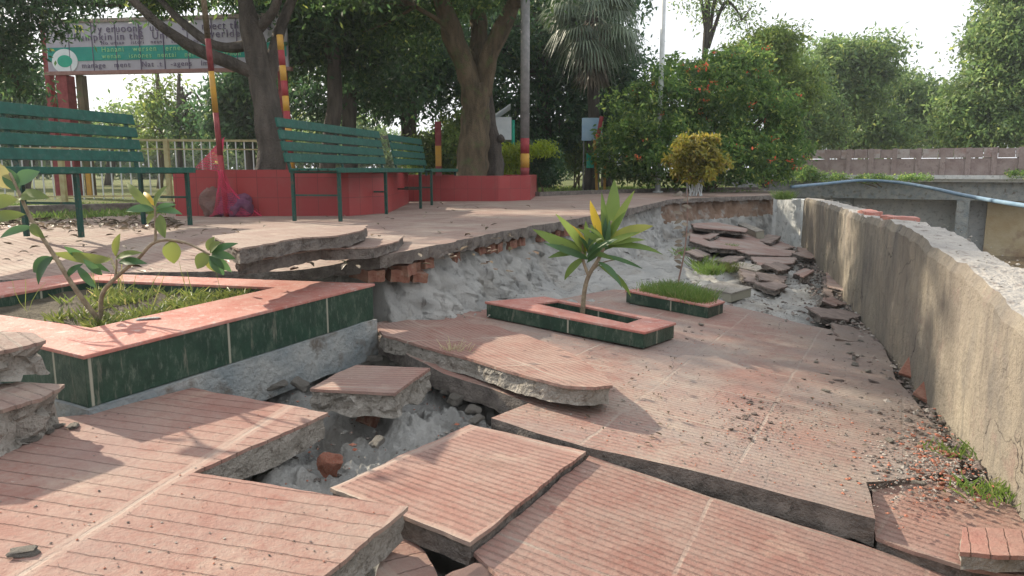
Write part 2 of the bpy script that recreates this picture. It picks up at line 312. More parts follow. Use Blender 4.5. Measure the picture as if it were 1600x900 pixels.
# ------------------------------------------------------------------ object helpers
def tag(o, label=None, cat=None, group=None, kind=None):
    if label: o['label'] = label
    if cat: o['category'] = cat
    if group: o['group'] = group
    if kind: o['kind'] = kind
    return o
def link(o, parent=None):
    COL.objects.link(o)
    if parent: o.parent = parent
    return o
def empty(name, loc, label=None, cat=None, group=None, rz=0):
    o = bpy.data.objects.new(name, None); o.location = loc; o.rotation_euler = (0, 0, rz); link(o); o.empty_display_size = .1
    return tag(o, label, cat, group)
class MB:
    def __init__(s): s.v = []; s.f = []; s.mi = []; s.uv = {}
    def add(s, vs, fs, mi=0):
        b = len(s.v); s.v += [tuple(v) for v in vs]; s.f += [tuple(i + b for i in f) for f in fs]; s.mi += [mi] * len(fs)
        return s
    def box(s, c, h, rot=None, mi=0):
        c = Vector(c); vs = []
        for z in (-1, 1):
            for x, y in ((-1, -1), (1, -1), (1, 1), (-1, 1)):
                v = Vector((x * h[0], y * h[1], z * h[2]))
                if rot is not None: v = rot @ v
                vs.append(c + v)
        return s.add(vs, [(3, 2, 1, 0), (4, 5, 6, 7), (0, 1, 5, 4), (1, 2, 6, 5), (2, 3, 7, 6), (3, 0, 4, 7)], mi)
    def beam(s, a, b, w, h, mi=0):
        a = Vector(a); b = Vector(b); d = b - a; rot = d.to_track_quat('X', 'Z').to_matrix()
        return s.box((a + b) / 2, (d.length / 2, w / 2, h / 2), rot, mi)
    def tube(s, pts, rad, n=8, mi=0, cap=True, rough=0):
        pts = [Vector(p) for p in pts]
        if not isinstance(rad, (list, tuple)): rad = [rad] * len(pts)
        vs = []; fs = []; prev = None
        for i, p in enumerate(pts):
            d = (pts[min(i + 1, len(pts) - 1)] - pts[max(i - 1, 0)]).normalized()
            if prev is None: x = d.orthogonal().normalized()
            else: x = (prev - d * prev.dot(d)).normalized()
            prev = x; y = d.cross(x)
            for k in range(n):
                a = 2 * math.pi * k / n; r = rad[i]
                if rough: r *= 1 + rough * noise.noise(p * 4 + Vector((math.cos(a), math.sin(a), 0)) * 1.3)
                vs.append(p + x * math.cos(a) * r + y * math.sin(a) * r)
        for i in range(len(pts) - 1):
            for k in range(n):
                fs.append((i * n + k, i * n + (k + 1) % n, (i + 1) * n + (k + 1) % n, (i + 1) * n + k))
        if cap: fs += [tuple(range(n))[::-1], tuple((len(pts) - 1) * n + k for k in range(n))]
        return s.add(vs, fs, mi)
    def build(s, name, mats, parent=None, smooth=False, bevel=0, uvf=None):
        me = bpy.data.meshes.new(name); me.from_pydata(s.v, [], s.f)
        if not isinstance(mats, (list, tuple)): mats = [mats]
        for m in mats: me.materials.append(m)
        me.polygons.foreach_set('material_index', s.mi)
        if smooth: me.polygons.foreach_set('use_smooth', [True] * len(me.polygons))
        if uvf:
            ul = me.uv_layers.new(name='UVMap')
            for p in me.polygons:
                for li in p.loop_indices: ul.data[li].uv = uvf(me.vertices[me.loops[li].vertex_index].co, p.normal)
        me.update()
        o = bpy.data.objects.new(name, me); link(o, parent)
        if parent is not None and parent.type == 'EMPTY' and 0: pass
        if bevel:
            b = o.modifiers.new('b', 'BEVEL'); b.width = bevel; b.segments = 2; b.limit_method = 'ANGLE'
        return o
def smooth_path(pts, k=6, wob=0):
    P = [Vector(p) for p in pts]; out = []
    for i in range(len(P) - 1):
        p0 = P[max(i - 1, 0)]; p1 = P[i]; p2 = P[i + 1]; p3 = P[min(i + 2, len(P) - 1)]
        for j in range(k):
            t = j / k
            q = .5 * ((2 * p1) + (p2 - p0) * t + (2 * p0 - 5 * p1 + 4 * p2 - p3) * t * t + (3 * p1 - p0 - 3 * p2 + p3) * t ** 3)
            if wob: q += noise.noise_vector(q * 1.7) * wob
            out.append(q)
    out.append(P[-1]); return out
def lerp_list(a, n):
    return [float(x) for x in np.interp(np.linspace(0, 1, n), np.linspace(0, 1, len(a)), a)]

def resample(loop, step):
    out = []
    for i, p in enumerate(loop):
        q = loop[(i + 1) % len(loop)]; n = max(1, int((Vector(q) - Vector(p)).length / step))
        for j in range(n): out.append(Vector(p).lerp(Vector(q), j / n))
    return out
def cdt(loop, step, inner=True, holes=()):
    """2D triangulation of a loop (list of (x,y)) with grid points inside"""
    vs = [Vector((p[0], p[1])) for p in loop]; n = len(vs); ed = [(i, (i + 1) % n) for i in range(n)]
    for h in holes:
        b = len(vs); vs += [Vector((p[0], p[1])) for p in h]; m = len(h); ed += [(b + i, b + (i + 1) % m) for i in range(m)]
    def inside(x, y, L):
        c = False; j = len(L) - 1
        for i in range(len(L)):
            if ((L[i][1] > y) != (L[j][1] > y)) and (x < (L[j][0] - L[i][0]) * (y - L[i][1]) / (L[j][1] - L[i][1]) + L[i][0]): c = not c
            j = i
        return c
    if inner:
        xs = [p[0] for p in loop]; ys = [p[1] for p in loop]
        x = min(xs)
        while x < max(xs):
            y = min(ys)
            while y < max(ys):
                X = x + random.uniform(-.2, .2) * step; Y = y + random.uniform(-.2, .2) * step
                if inside(X, Y, loop) and not any(inside(X, Y, h) for h in holes): vs.append(Vector((X, Y)))
                y += step
            x += step
    r = delaunay_2d_cdt(vs, ed, [], 1 if not holes else 0, 1e-6)
    V, E, F = r[0], r[1], r[2]
    if holes:
        F = [f for f in F if (lambda c: inside(c[0], c[1], loop) and not any(inside(c[0], c[1], h) for h in holes))(
            (sum(V[i].x for i in f) / 3, sum(V[i].y for i in f) / 3))]
    return V, F
def sheet(name, loop, step, zf, mat, thick=0, parent=None, uvf=None, kind='structure', inner=True, holes=(), botmat=None, bot_noise=0, sidestep=1):
    """solid pavement-like sheet: top follows zf(x,y); sides of 'thick' go down"""
    V, F = cdt(loop, step, inner, holes)
    mb = MB(); tops = [(v.x, v.y, zf(v.x, v.y)) for v in V]
    mb.add(tops, [f if (V[f[1]] - V[f[0]]).cross(V[f[2]] - V[f[0]]) > 0 else f[::-1] for f in F], 0)
    if thick:
        cnt = {}
        for f in mb.f:
            for i in range(3):
                e = (f[i], f[(i + 1) % 3]); cnt[e] = cnt.get(e, 0) + 1
        be = [e for e in cnt if (e[1], e[0]) not in cnt]
        rows = 4; idm = {}
        for a in {x for e in be for x in e}:
            p = Vector(tops[a]); lst = [a]
            for k in range(1, rows + 1):
                q = p + Vector((0, 0, -thick * k / rows))
                if k > 0: q += noise.noise_vector(q * 14 + Vector((3, 9, 1))) * bot_noise * (k / rows)
                mb.v.append(tuple(q)); lst.append(len(mb.v) - 1)
            idm[a] = lst
        for a, b in be:
            for k in range(rows):
                mb.f.append((idm[b][k], idm[a][k], idm[a][k + 1], idm[b][k + 1])); mb.mi.append(1 if botmat else 0)
    o = mb.build(name, [mat] + ([botmat] if botmat else []), parent, uvf=uvf)
    if kind and parent is None: o['kind'] = kind
    return o

def slab(name, outline, pl, thick, label, cat='slab', group=None, g=None, o=None, tile='tile', mortar='mortar', jag=.008, jagn=.007,
         step=.03, bend=None, tilethick=.012, und=.0):
    """broken paving slab: mortar bed as the thing's mesh with its tile facing as a child. outline in pixels on plane pl"""
    P = [Pp(x, y, pl) for x, y in outline]
    n = Vector((-pl[1], -pl[2], 1)).normalized()
    g0, g1 = (Pp(*g[0], pl), Pp(*g[1], pl)) if g else (P[0], P[1])
    ux = (g1 - g0).normalized(); uy = n.cross(ux)
    og = Pp(*o, pl) if o else g0
    def uvf(co, nn): d = Vector(co) - og; return (d.dot(ux), d.dot(uy))
    loop3 = resample(P, step)
    l2 = []
    for p in loop3:
        w_ = noise.noise_vector(p * 9) * jag + noise.noise_vector(p * 40) * jag * .5; l2.append((p.x + w_.x, p.y + w_.y))
    zf = lambda x, y: plz(pl, x, y) + (bend(x, y) if bend else 0) + und * noise.noise(Vector((x * 5, y * 5, 3)))
    V, F = cdt(l2, step * 2)
    cx = sum(p[0] for p in l2) / len(l2); cy = sum(p[1] for p in l2) / len(l2)
    def mk(nm, z0, z1, mat, nz, inset, par):
        mb = MB(); N = len(l2)
        tops = []
        for i, v in enumerate(V):
            x, y = v.x, v.y
            x += (cx - x) * inset; y += (cy - y) * inset
            tops.append(Vector((x, y, zf(x, y))) + n * z0)
        mb.add(tops, [f if (V[f[1]] - V[f[0]]).cross(V[f[2]] - V[f[0]]) > 0 else f[::-1] for f in F])
        b = len(mb.v); bots = []
        for t in tops:
            q = t + n * (z1 - z0); q += noise.noise_vector(q * 9 + Vector((7, 0, 2))) * nz * 1.2 + noise.noise_vector(q * 30) * nz * .5; bots.append(q)
        mb.add(bots, [f[::-1] for f in mb.f])
        cnt = set()
        for f in list(mb.f[:len(F)]):
            for i in range(3): cnt.add((f[i], f[(i + 1) % 3]))
        be = [e for e in cnt if (e[1], e[0]) not in cnt]; rows = 5 if nz else 1; idm = {}
        for a in {x for e in be for x in e}:
            lst = [a]
            for k in range(1, rows):
                q = tops[a].lerp(bots[a], k / rows); q += noise.noise_vector(q * 22) * nz + noise.noise_vector(q * 60) * nz * .6
                q += (Vector((cx, cy, q.z)) - q).normalized() * (nz * .5)
                mb.v.append(tuple(q)); lst.append(len(mb.v) - 1)
            lst.append(b + a); idm[a] = lst
        for a, c in be:
            for k in range(rows): mb.f.append((idm[c][k], idm[a][k], idm[a][k + 1], idm[c][k + 1])); mb.mi.append(0)
        return mb.build(nm, mat, par, uvf=uvf)
    root = mk(name, -tilethick + .003, -thick, M[mortar], jagn, .012, None)
    tag(root, label, cat, group)
    mk('tile_facing', 0, -tilethick, M[tile], 0, 0, root)
    return root

# ------------------------------------------------------------------ plan
EDGE = [(-500, 470), (-250, 452), (0, 437), (200, 426), (345, 423), (420, 425), (480, 420), (540, 410), (590, 401), (640, 392), (700, 379), (760, 367), (800, 359),
        (840, 352), (900, 342), (960, 331), (1010, 320), (1050, 311), (1100, 309), (1150, 307), (1210, 305), (1234, 301)]
def sst(t): t = max(0, min(1, t)); return t * t * (3 - 2 * t)
def zt(x, y): return -.11 * sst((-.55 - x) / .7) * sst((5.4 - y) / 1.6)
def Pt(px, py, dz=0):
    z = 0
    for _ in range(12): p = Pz(px, py, z + dz); z = .5 * z + .5 * zt(p.x, p.y)
    return p
edge = [Pt(x, y) for x, y in EDGE]

# ---- river bed and water
river_far = 26
hole = [(edge[0].x - 2, edge[0].y - 6)] + [(p.x - .3, p.y + .35 + (.9 if p.x < -.4 else 0)) for p in edge] + \
       [(edge[-1].x + .2, edge[-1].y + 1), (edge[-1].x + 1.2, 24), (edge[-1].x + 4, 45), (edge[-1].x + 22, 45), (20, 24), (18, 8), (16, -9)]
hole[0] = (edge[0].x - .3, -9)
V, F = cdt([(-150, -35), (150, -35), (150, 170), (-150, 170)], 1, False, holes=[hole])
mb = MB(); mb.add([(v.x, v.y, -.035) for v in V], [f if (V[f[1]] - V[f[0]]).cross(V[f[2]] - V[f[0]]) > 0 else f[::-1] for f in F])
nh = len(hole)
for i in range(nh):                                            # banks down to the river bed
    a, b = hole[i], hole[(i + 1) % nh]; mb.add([(*a, -.035), (*b, -.035), (*b, -3), (*a, -3)], [(0, 1, 2, 3)])
mb.add([(-30, -40, -2.9), (60, -40, -2.9), (60, 80, -2.9), (-30, 80, -2.9)], [(0, 1, 2, 3)])
mb.build('ground', M['ground'])['kind'] = 'structure'
mb = MB(); mb.add([(-1, -12, -2.0), (40, -12, -2.0), (40, 60, -2.0), (2, 60, -2.0)], [(0, 1, 2, 3)])
mb.build('river_water', M['water'])['kind'] = 'structure'

# ---- terrace paving
tl = [(p.x, p.y) for p in edge]
back = [Pz(1236, 299, 0), Pz(1180, 297.5, 0), Pz(1060, 298, 0), Pz(940, 302, 0), Pz(860, 305, 0), Vector((.2, 13.2, 0)), Vector((-1.5, 13.2, 0)), Vector((-3, 8.7, 0)), Pz(200, 336, 0), Pz(0, 350, 0), Pz(-400, 365, 0), Pz(-900, 400, 0)]
fine = []
for i in range(len(tl) - 1):
    a, b = Vector(tl[i]), Vector(tl[i + 1]); n = max(1, int((b - a).length / .05))
    for j in range(n):
        p = a.lerp(b, j / n); wv = noise.noise_vector(Vector((p.x * 5, p.y * 5, 0))) * .035 + noise.noise_vector(Vector((p.x * 17, p.y * 17, 5))) * .018
        fine.append((p.x + wv.x, p.y + wv.y))
tl2 = fine + [tl[-1]] + [(p.x, p.y) for p in back]
td = (edge[12] - edge[6]).normalized(); tn = Vector((-td.y, td.x, 0))
sheet('terrace_pavement', tl2, .4, lambda x, y: zt(x, y) + .004 * noise.noise(Vector((x, y, 0)) * 2), M['tile_terrace'], .075,
      uvf=lambda co, n: (Vector(co).dot(tn), Vector(co).dot(td)), botmat=M['mortar_dark'], bot_noise=.03)

# ---- eroded sand bank below the terrace edge
def bank():
    mb = MB(); path = [Vector((p[0], p[1], 0)) for p in fine] + [edge[-1]]
    # widen with an arc length parametrisation
    s = [0]
    for a, b in zip(path, path[1:]): s.append(s[-1] + (b - a).length)
    tot = s[-1]; N = int(tot / .035); rows = 26; pts = []
    sx = np.interp(np.linspace(0, tot, N), s, [p.x for p in path]); sy = np.interp(np.linspace(0, tot, N), s, [p.y for p in path])
    ker = 15
    sx = np.convolve(np.pad(sx, ker, 'edge'), np.ones(2 * ker + 1) / (2 * ker + 1), 'valid'); sy = np.convolve(np.pad(sy, ker, 'edge'), np.ones(2 * ker + 1) / (2 * ker + 1), 'valid')
    for i in range(N):
        j0, j1 = max(i - 8, 0), min(i + 8, N - 1)
        t = Vector((sx[j1] - sx[j0], sy[j1] - sy[j0], 0)).normalized(); nn = Vector((t.y, -t.x, 0)); a = i / N * tot
        near = 1 if sx[i] < -1 else 0
        for k in range(rows + 1):
            f = k / rows
            outw = -.16 + .05 + .40 * f ** 1.15
            if sx[i] > 1.9: outw = -.12 + .22 * f
            if sx[i] < -.75: outw = -.16 - .02 * f
            zb = plz(KPL, sx[i], sy[i]) - .12; z0 = zt(sx[i], sy[i]) - .052; z = z0 + (zb - z0) * f ** .85
            rill = noise.noise(Vector((a * 7 + .8 * math.sin(f * 3), f * .9, 1))) * .5 + noise.noise(Vector((a * 18 + f * 2.5, f * 2.2, 5))) * .38 + noise.noise(Vector((a * 45, f * 8, 9))) * .17
            rill = abs(rill) * 1.6 - .4 + .35 * (.5 - abs(noise.noise(Vector((a * 30 + f * 1.5, f * 2.0, 2)))) * 2)
            d = outw + rill * (.16 if sx[i] > -.7 else .03) * min(1, .35 + f * 1.6) * (1.1 - .5 * f)
            p = Vector((sx[i], sy[i], z)) + nn * d
            q_ = Vector((p.x, p.y, p.z * .45)); p += noise.noise_vector(q_ * 11) * .028 + noise.noise_vector(q_ * 30) * .014 + nn * (.03 * max(0, noise.noise(q_ * 6 + Vector((4, 4, 4)))) - .02 * abs(noise.noise(p * 20)))
            pts.append(p)
    mb.add(pts, [(i * (rows + 1) + k, i * (rows + 1) + k + 1, (i + 1) * (rows + 1) + k + 1, (i + 1) * (rows + 1) + k) for i in range(N - 1) for k in range(rows)])
    for q, f in enumerate(mb.f):
        c = mb.v[f[0]]
        if c[0] > 2.3 and c[2] > -.35: mb.mi[q] = 1
        elif c[2] > zt(c[0], c[1]) - .075 + .03 * noise.noise(Vector(c) * 5): mb.mi[q] = 2
    o = mb.build('sand_bank', [M['sand'], M['soil_brown'], M['dirt']], smooth=True); o['kind'] = 'structure'
bank()

# ---- sand bed lying under and between the collapsed paving
def sand_bed():
    mb = MB(); nx, ny = 430, 460
    x0, x1, y0, y1 = -3.2, 5.6, 1.0, 13.6
    vs = []
    def warp(lo, hi, n, a, b, dens):
        t = np.linspace(lo, hi, 2000); d = np.where((t > a) & (t < b), dens, 1.); c = np.cumsum(d); c = (c - c[0]) / (c[-1] - c[0]); return (np.interp(np.linspace(0, 1, n), c, t) - lo) / (hi - lo)
    xs = warp(x0, x1, nx, -1.25, .15, 7); ys = warp(y0, y1, ny, 1.7, 3.1, 9)
    for j in range(ny):
        y = y0 + (y1 - y0) * ys[j]
        for i in range(nx):
            x = x0 + (x1 - x0) * xs[i]
            z = plz(KPL, x, y) - .19
            z += .05 * noise.noise(Vector((x * 2.2, y * 2.2, 0))) + .05 * noise.noise(Vector((x * 6, y * 6, 4))) + .022 * noise.noise(Vector((x * 17, y * 17, 8))) + .010 * noise.noise(Vector((x * 45, y * 45, 8)))
            if -1.3 < x < .3 and 1.6 < y < 3.2: z += .035 * (.5 - abs(noise.noise(Vector((x * 9 + y * 4, y * 6, 1))) * 2)) + .02 * (.4 - abs(noise.noise(Vector((x * 24, y * 17, 3))) * 2)) + .008 * noise.noise(Vector((x * 90, y * 90, 3)))
            # the far part of the slump is a heap of bare sand
            h = max(0, min(1, (y - 4.75 - .25 * (x - 1.6)) / .7))
            z += h * .165
            # ground near the river wall drops into a crack
            dwall = (Vector((x, y, 0)) - Vector((WNx, WNy, 0))).dot(wn)
            z -= .10 * max(0, 1 - abs(dwall + .12) / .16) * (1 if y > 3.2 else .3)
            # lumps in the open hole
            for hx, hy, hr, hh in LUMPS: 
                d2 = ((x - hx) ** 2 + (y - hy) ** 2) / hr ** 2
                if d2 < 5: z += hh * (.55 if hh > 0 else 1) * math.exp(-d2 * .9)
            vs.append((x, y, z))
    fs = []
    for j in range(ny - 1):
        for i in range(nx - 1):
            x, y, _ = vs[j * nx + i]
            if (Vector((x, y, 0)) - Vector((WNx, WNy, 0))).dot(wn) < .1: fs.append((j * nx + i, j * nx + i + 1, (j + 1) * nx + i + 1, (j + 1) * nx + i))
    mb.add(vs, fs); mb.build('sand_ground', M['sand'], smooth=True)['kind'] = 'structure'
LUMPS = []
for px, py, r, h in ((640, 665, .10, .14), (700, 640, .08, .16), (600, 720, .12, .08), (460, 720, .07, .12), (560, 690, .07, -.16), (520, 655, .10, -.16), (440, 690, .10, -.12), (590, 655, .06, -.12), (745, 640, .06, .10), (420, 590, .1, .08), (480, 580, .1, .06), (560, 560, .1, .05), (420, 740, .05, .1), (690, 850, .2, -.1)):
    p = Pp(px, py, (KPL[0] - .12, KPL[1], KPL[2])); LUMPS.append((p.x, p.y, r, h))
sand_bed()

# ---- lower (slumped) pavement, one connected sheet
K = [(766, 652), (840, 676), (915, 699), (1025, 723), (1138, 750), (1240, 775), (1366, 808), (1361, 780), (1354, 752), (1400, 748), (1450, 742), (1500, 730), (1485, 700), (1452, 655), (1420, 615), (1398, 590),
     (1392, 565), (1378, 538), (1355, 522), (1300, 514), (1240, 502), (1190, 489), (1140, 478), (1060, 462), (960, 452), (900, 462), (760, 484), (690, 492), (620, 498), (585, 506), (592, 526), (640, 556), (694, 583), (760, 604), (826, 627)]
KP = [Pp(x, y, KPL) for x, y in K]
kl = []
for p in resample(KP, .04):
    q = noise.noise_vector(p * 10) * .006; kl.append((p.x + q.x, p.y + q.y))
g0, g1 = Pp(766, 652, KPL), Pp(1366, 808, KPL); kux = (g1 - g0).normalized(); kuy = Vector((-kux.y, kux.x, 0)); kog = Pp(1138, 750, KPL)
def kz(x, y): return plz(KPL, x, y) + .010 * noise.noise(Vector((x * 1.6, y * 1.6, 0)))
sheet('lower_pavement', kl, .07, kz, M['tile_k'], .085, uvf=lambda co, n: ((Vector(co) - kog).dot(kux), (Vector(co) - kog).dot(kuy)), botmat=M['mortar_dark'], bot_noise=.02)

# ---- river wall
def river_wall():
    top = [(1256, 309), (1280, 314), (1305, 322), (1345, 337), (1385, 344), (1420, 357), (1452, 383), (1478, 402), (1505, 414), (1532, 442), (1562, 470), (1600, 503), (1700, 600)]
    samp = []
    for px, py in top:                                       # meet the wall's vertical plane
        d = ray(px, py); t = -(CP - Vector((WNx, WNy, 0))).dot(wn) / d.dot(wn); p = CP + d * t
        samp.append(((p - Vector((WNx, WNy, 0))).dot(wd), p.z))
    samp.sort(); S = [a for a, b in samp]; Z = [b for a, b in samp]
    s0, s1 = -2.2, S[-1]; N = 340; rows = 30; mb = MB(); vs = []; prof = []
    tk = .21
    for i in range(N + 1):
        s = s0 + (s1 - s0) * (i / N) ** 1.3; z = float(np.interp(s, S, Z, left=Z[0])); z += .014 * noise.noise(Vector((s * 7, 0, 0))) - .022 * max(0, noise.noise(Vector((s * 4, 7, 0)))) + .006 * noise.noise(Vector((s * 30, 0, 0)))
        base = Vector((WNx, WNy, 0)) + wd * s; ring = []
        for k in range(rows + 1):
            zz = -1.3 + (z + 1.3) * k / rows
            p = base + Vector((0, 0, zz)); p += wn * (.014 * noise.noise(Vector((s * 2.5, zz * 2.5, 0))) + .004 * noise.noise(Vector((s * 11, zz * 11, 3))) + (.02 if k == rows else 0))
            ring.append(p)
        for k in range(1, 6):
            p = base + wn * (.02 + tk * k / 5) + Vector((0, 0, z + .006 * noise.noise(Vector((s * 12, k * .7, 2))) + .004 * noise.noise(Vector((s * 35, k * 1.7, 2))) - .003 * k)); ring.append(p)
        ring.append(base + wn * (tk + .02) + Vector((0, 0, -1.0))); ring.append(base + wn * (tk + .02) + Vector((0, 0, -3)))
        ring.append(base + Vector((0, 0, -3)))
        prof.append(ring)
    n = len(prof[0])
    for r in prof: vs += r
    fs = []; mi = []
    for i in range(N):
        for k in range(n - 1):
            fs.append((i * n + k, (i + 1) * n + k, (i + 1) * n + k + 1, i * n + k + 1)); mi.append(1 if rows <= k < rows + 5 else 0)
    fs.append(tuple(range(n))); mi.append(0); fs.append(tuple(N * n + k for k in range(n))[::-1]); mi.append(0)
    mb.add(vs, fs); mb.mi = mi
    o = mb.build('river_wall', [M['river_wall'], M['wall_top']], smooth=False)
    tag(o, 'long stained concrete river wall with rough pale top beside the slumped paving', 'wall')
    return S, Z
WS, WZ = river_wall()
def wall_top(s, off): return Vector((WNx, WNy, 0)) + wd * s + wn * off + Vector((0, 0, float(np.interp(s, WS, WZ))))

# white plastered return at the far end of the slump
mb = MB(); a = Py(1213, 305, 13.2); b = Py(1253, 300, 12.3); vs = []
for i in range(13):
    p = Vector((a.x, a.y, 0)).lerp(Vector((b.x, b.y, 0)), i / 12)
    for k in range(11): vs.append(p + Vector((0, 0, -1.2 + 1.17 * k / 10)) + noise.noise_vector(p * 5 + Vector((0, 0, k))) * .03)
mb.add(vs, [(i * 11 + k, (i + 1) * 11 + k, (i + 1) * 11 + k + 1, i * 11 + k + 1) for i in range(12) for k in range(10)])
mb.box(((a.x + b.x) / 2 + .25, (a.y + b.y) / 2 + .35, -.65), (.3, .2, .6), Matrix.Rotation(-.9, 3, 'Z'))
tag(mb.build('end_wall', M['conc_white']), 'whitish plastered short wall at the far corner of the collapse', 'wall')

# ------------------------------------------------------------------ foreground slabs
def tlen(pl, a, b): return (Pp(*b, pl) - Pp(*a, pl)).length
tag_g = 'broken paving slabs in the foreground'
AB = [(-330, 800), (-120, 668), (60, 655), (130, 648), (215, 628), (300, 606), (390, 622), (512, 645), (410, 690), (302, 737), (470, 767), (637, 791), (575, 845), (500, 905), (400, 1010), (-500, 1010)]
plAB = plane([(130, 648, .0), (512, 645, .015), (637, 791, .03)])
M['tile_ab'] = m_tile('tile_ab', .062, (tlen(plAB, (283, 741), (637, 792)), 2.), width=.12, dustamt=.55, tshift=(0, 1.), border=.022)
slab('broken_slab', AB, plAB, .10, 'large L-shaped grooved pink slab in the left foreground below the green planter', g=((283, 741), (637, 792)), o=(283, 741), tile='tile_ab', jagn=.009)
D_ = [(515, 762), (735, 663), (914, 705), (736, 847)]
plD = plane([(515, 762, -.045), (735, 663, -.03), (736, 847, -.01)])
M['tile_d'] = m_tile('tile_d', .0295, (tlen(plD, (515, 762), (736, 847)), tlen(plD, (515, 762), (735, 663))), width=.46, border=.02)
slab('broken_slab', D_, plD, .075, 'square grooved pink slab tilting beside the sandy hole in the centre foreground', g=((515, 762), (736, 847)), mortar='mortar_dark', tile='tile_d')
E_ = [(742, 862), (921, 712), (1130, 782), (1345, 850), (1505, 905), (1700, 990), (1500, 1100), (930, 1060)]
slab('broken_slab', E_, plane([(921, 712, -.025), (1345, 850, -.085), (742, 862, -.045)]), .08, 'widest grooved pink slab at the bottom of the photo, lower than the pavement edge', g=((921, 712), (1345, 850)), o=(1113, 778), mortar='mortar_dark')
C_ = [(484, 607), (527, 583), (558, 570), (672, 575), (616, 614), (550, 611)]
slab('broken_slab', C_, plane([(484, 607, .02), (558, 570, .03), (616, 614, .05)]), .10, 'small loose chunk of grooved slab perched above the sandy hole', g=((484, 603), (610, 606)), jagn=.022, tile='tile', mortar='mortar', step=.02)
I_ = [(586, 508), (640, 500), (700, 499), (760, 508), (815, 521), (870, 541), (915, 565), (948, 588), (958, 602), (930, 607), (880, 601), (840, 592), (790, 578), (740, 562), (700, 552), (650, 537), (600, 524)]
slab('broken_slab', I_, plane([(586, 508, .03), (950, 600, .115), (740, 505, .02)]), .08, 'long curled leaf-shaped slab lying on the pavement with its grey edge lifted', g=((640, 500), (900, 600)), jagn=.010, jag=.004, mortar='mortar', und=.01, step=.022)
G_ = [(1361, 762), (1450, 750), (1540, 770), (1640, 820), (1640, 900), (1560, 895), (1500, 884), (1430, 862), (1367, 838)]
slab('broken_slab', G_, plane([(1361, 762, -.03), (1367, 838, -.055), (1500, 884, -.055)]), .07, 'grooved slab with dark lines at the lower right beside the rubble', g=((1367, 838), (1500, 884)), mortar='mortar_dark')
H_ = [(1503, 823), (1640, 830), (1640, 872), (1500, 863)]
slab('broken_slab', H_, plane([(1503, 823, .0), (1640, 830, .0), (1500, 863, .012)]), .045, 'small bright red ribbed slab piece in the bottom right corner', g=((1540, 824), (1548, 863)), jagn=.008, tile='tile_red', step=.02)
L_ = [(560, 960), (590, 890), (629, 826), (660, 862), (700, 925)]
slab('broken_slab', L_, plane([(560, 960, -.08), (629, 826, -.10), (700, 925, -.10)]), .06, 'narrow triangular grooved slab down in the gap at the bottom edge', g=((590, 880), (665, 862)), tile='tile_wide', mortar='mortar_dark', step=.02)
ch2 = [(-160, 640), (-80, 612), (30, 597), (101, 600), (66, 622), (0, 640), (-80, 665)]
slab('slab_chunk', ch2, plane([(-80, 612, .15), (100, 601, .14), (20, 668, .13)]), .14, 'rough grey-pink slab chunk, lower of the two stacked at the left edge', 'slab chunk', g=((0, 610), (90, 640)), jag=.012, jagn=.03, mortar='mortar', tile='tile_terrace', step=.02)
ch1 = [(-150, 560), (-90, 524), (0, 517), (50, 519), (70, 531), (40, 540), (0, 548), (-80, 566)]
slab('slab_chunk', ch1, plane([(-90, 524, .29), (70, 534, .27), (0, 545, .27)]), .11, 'rough grey-pink slab chunk, upper of the two stacked at the left edge', 'slab chunk', g=((0, 520), (60, 560)), jag=.012, jagn=.03, mortar='mortar', tile='tile_terrace', step=.02)

Z0 = (0, 0, 0)
s1 = [(330, 368), (420, 359), (575, 351), (566, 360), (520, 369), (470, 371), (372, 389)]
s2 = [(366, 394), (440, 384), (560, 372), (632, 366), (624, 376), (585, 386), (500, 388), (370, 411)]
s3 = [(378, 425), (440, 410), (560, 388), (600, 392), (560, 402), (470, 410), (400, 426)]
slab('broken_slab', s2, plane([(366, 394, .072), (632, 366, .04), (370, 411, .072)], Z0), .06, 'long flat slab, lower of the two piled on the terrace edge', jag=.012, jagn=.008, tile='tile_terrace', mortar='mortar_dark', tilethick=.008, step=.025)
slab('broken_slab', s1, plane([(330, 368, .15), (575, 351, .125), (372, 389, .145)], Z0), .065, 'long flat slab, upper of the two piled on the terrace edge', jag=.012, jagn=.008, tile='tile_terrace', mortar='mortar_dark', tilethick=.008, step=.025)

# ---- far collapsed pieces
def piece(ol, l3, th, label, tile='tile_far', mortar='mortar_dark', **k): slab('broken_slab', ol, plane(l3), th, label, tile=tile, mortar=mortar, jag=.03, jagn=.03, step=.05, **k)
piece([(1078, 357), (1140, 358), (1190, 366), (1243, 386), (1200, 393), (1110, 386), (1078, 376)], [(1078, 357, .16), (1243, 386, .05), (1110, 386, .12)], .06, 'broad pink slab slumped below the far terrace corner')
piece([(1080, 349), (1120, 347), (1168, 357), (1165, 362), (1085, 355)], [(1080, 349, .25), (1168, 357, .22), (1165, 362, .22)], .05, 'thin dark-edged slab topmost in the far slump')
piece([(1130, 384), (1200, 386), (1244, 392), (1236, 400), (1170, 397)], [(1130, 384, .1), (1244, 392, .08), (1170, 397, .08)], .06, 'pink slab with dark edge under the broad far slab')
piece([(1172, 401), (1245, 402), (1240, 411), (1186, 414)], [(1172, 401, .07), (1245, 402, .07), (1186, 414, .09)], .05, 'small pink slab with pale front near the middle of the slump')
piece([(1246, 386), (1290, 392), (1318, 402), (1300, 408), (1250, 400)], [(1246, 386, .03), (1318, 402, .03), (1250, 400, .05)], .05, 'cracked pink slab at the foot of the river wall, far end')
piece([(1290, 410), (1324, 408), (1336, 425), (1330, 455), (1293, 447)], [(1290, 410, .03), (1336, 425, .03), (1293, 447, .05)], .07, 'upright cracked slab between dark gaps at the foot of the river wall')
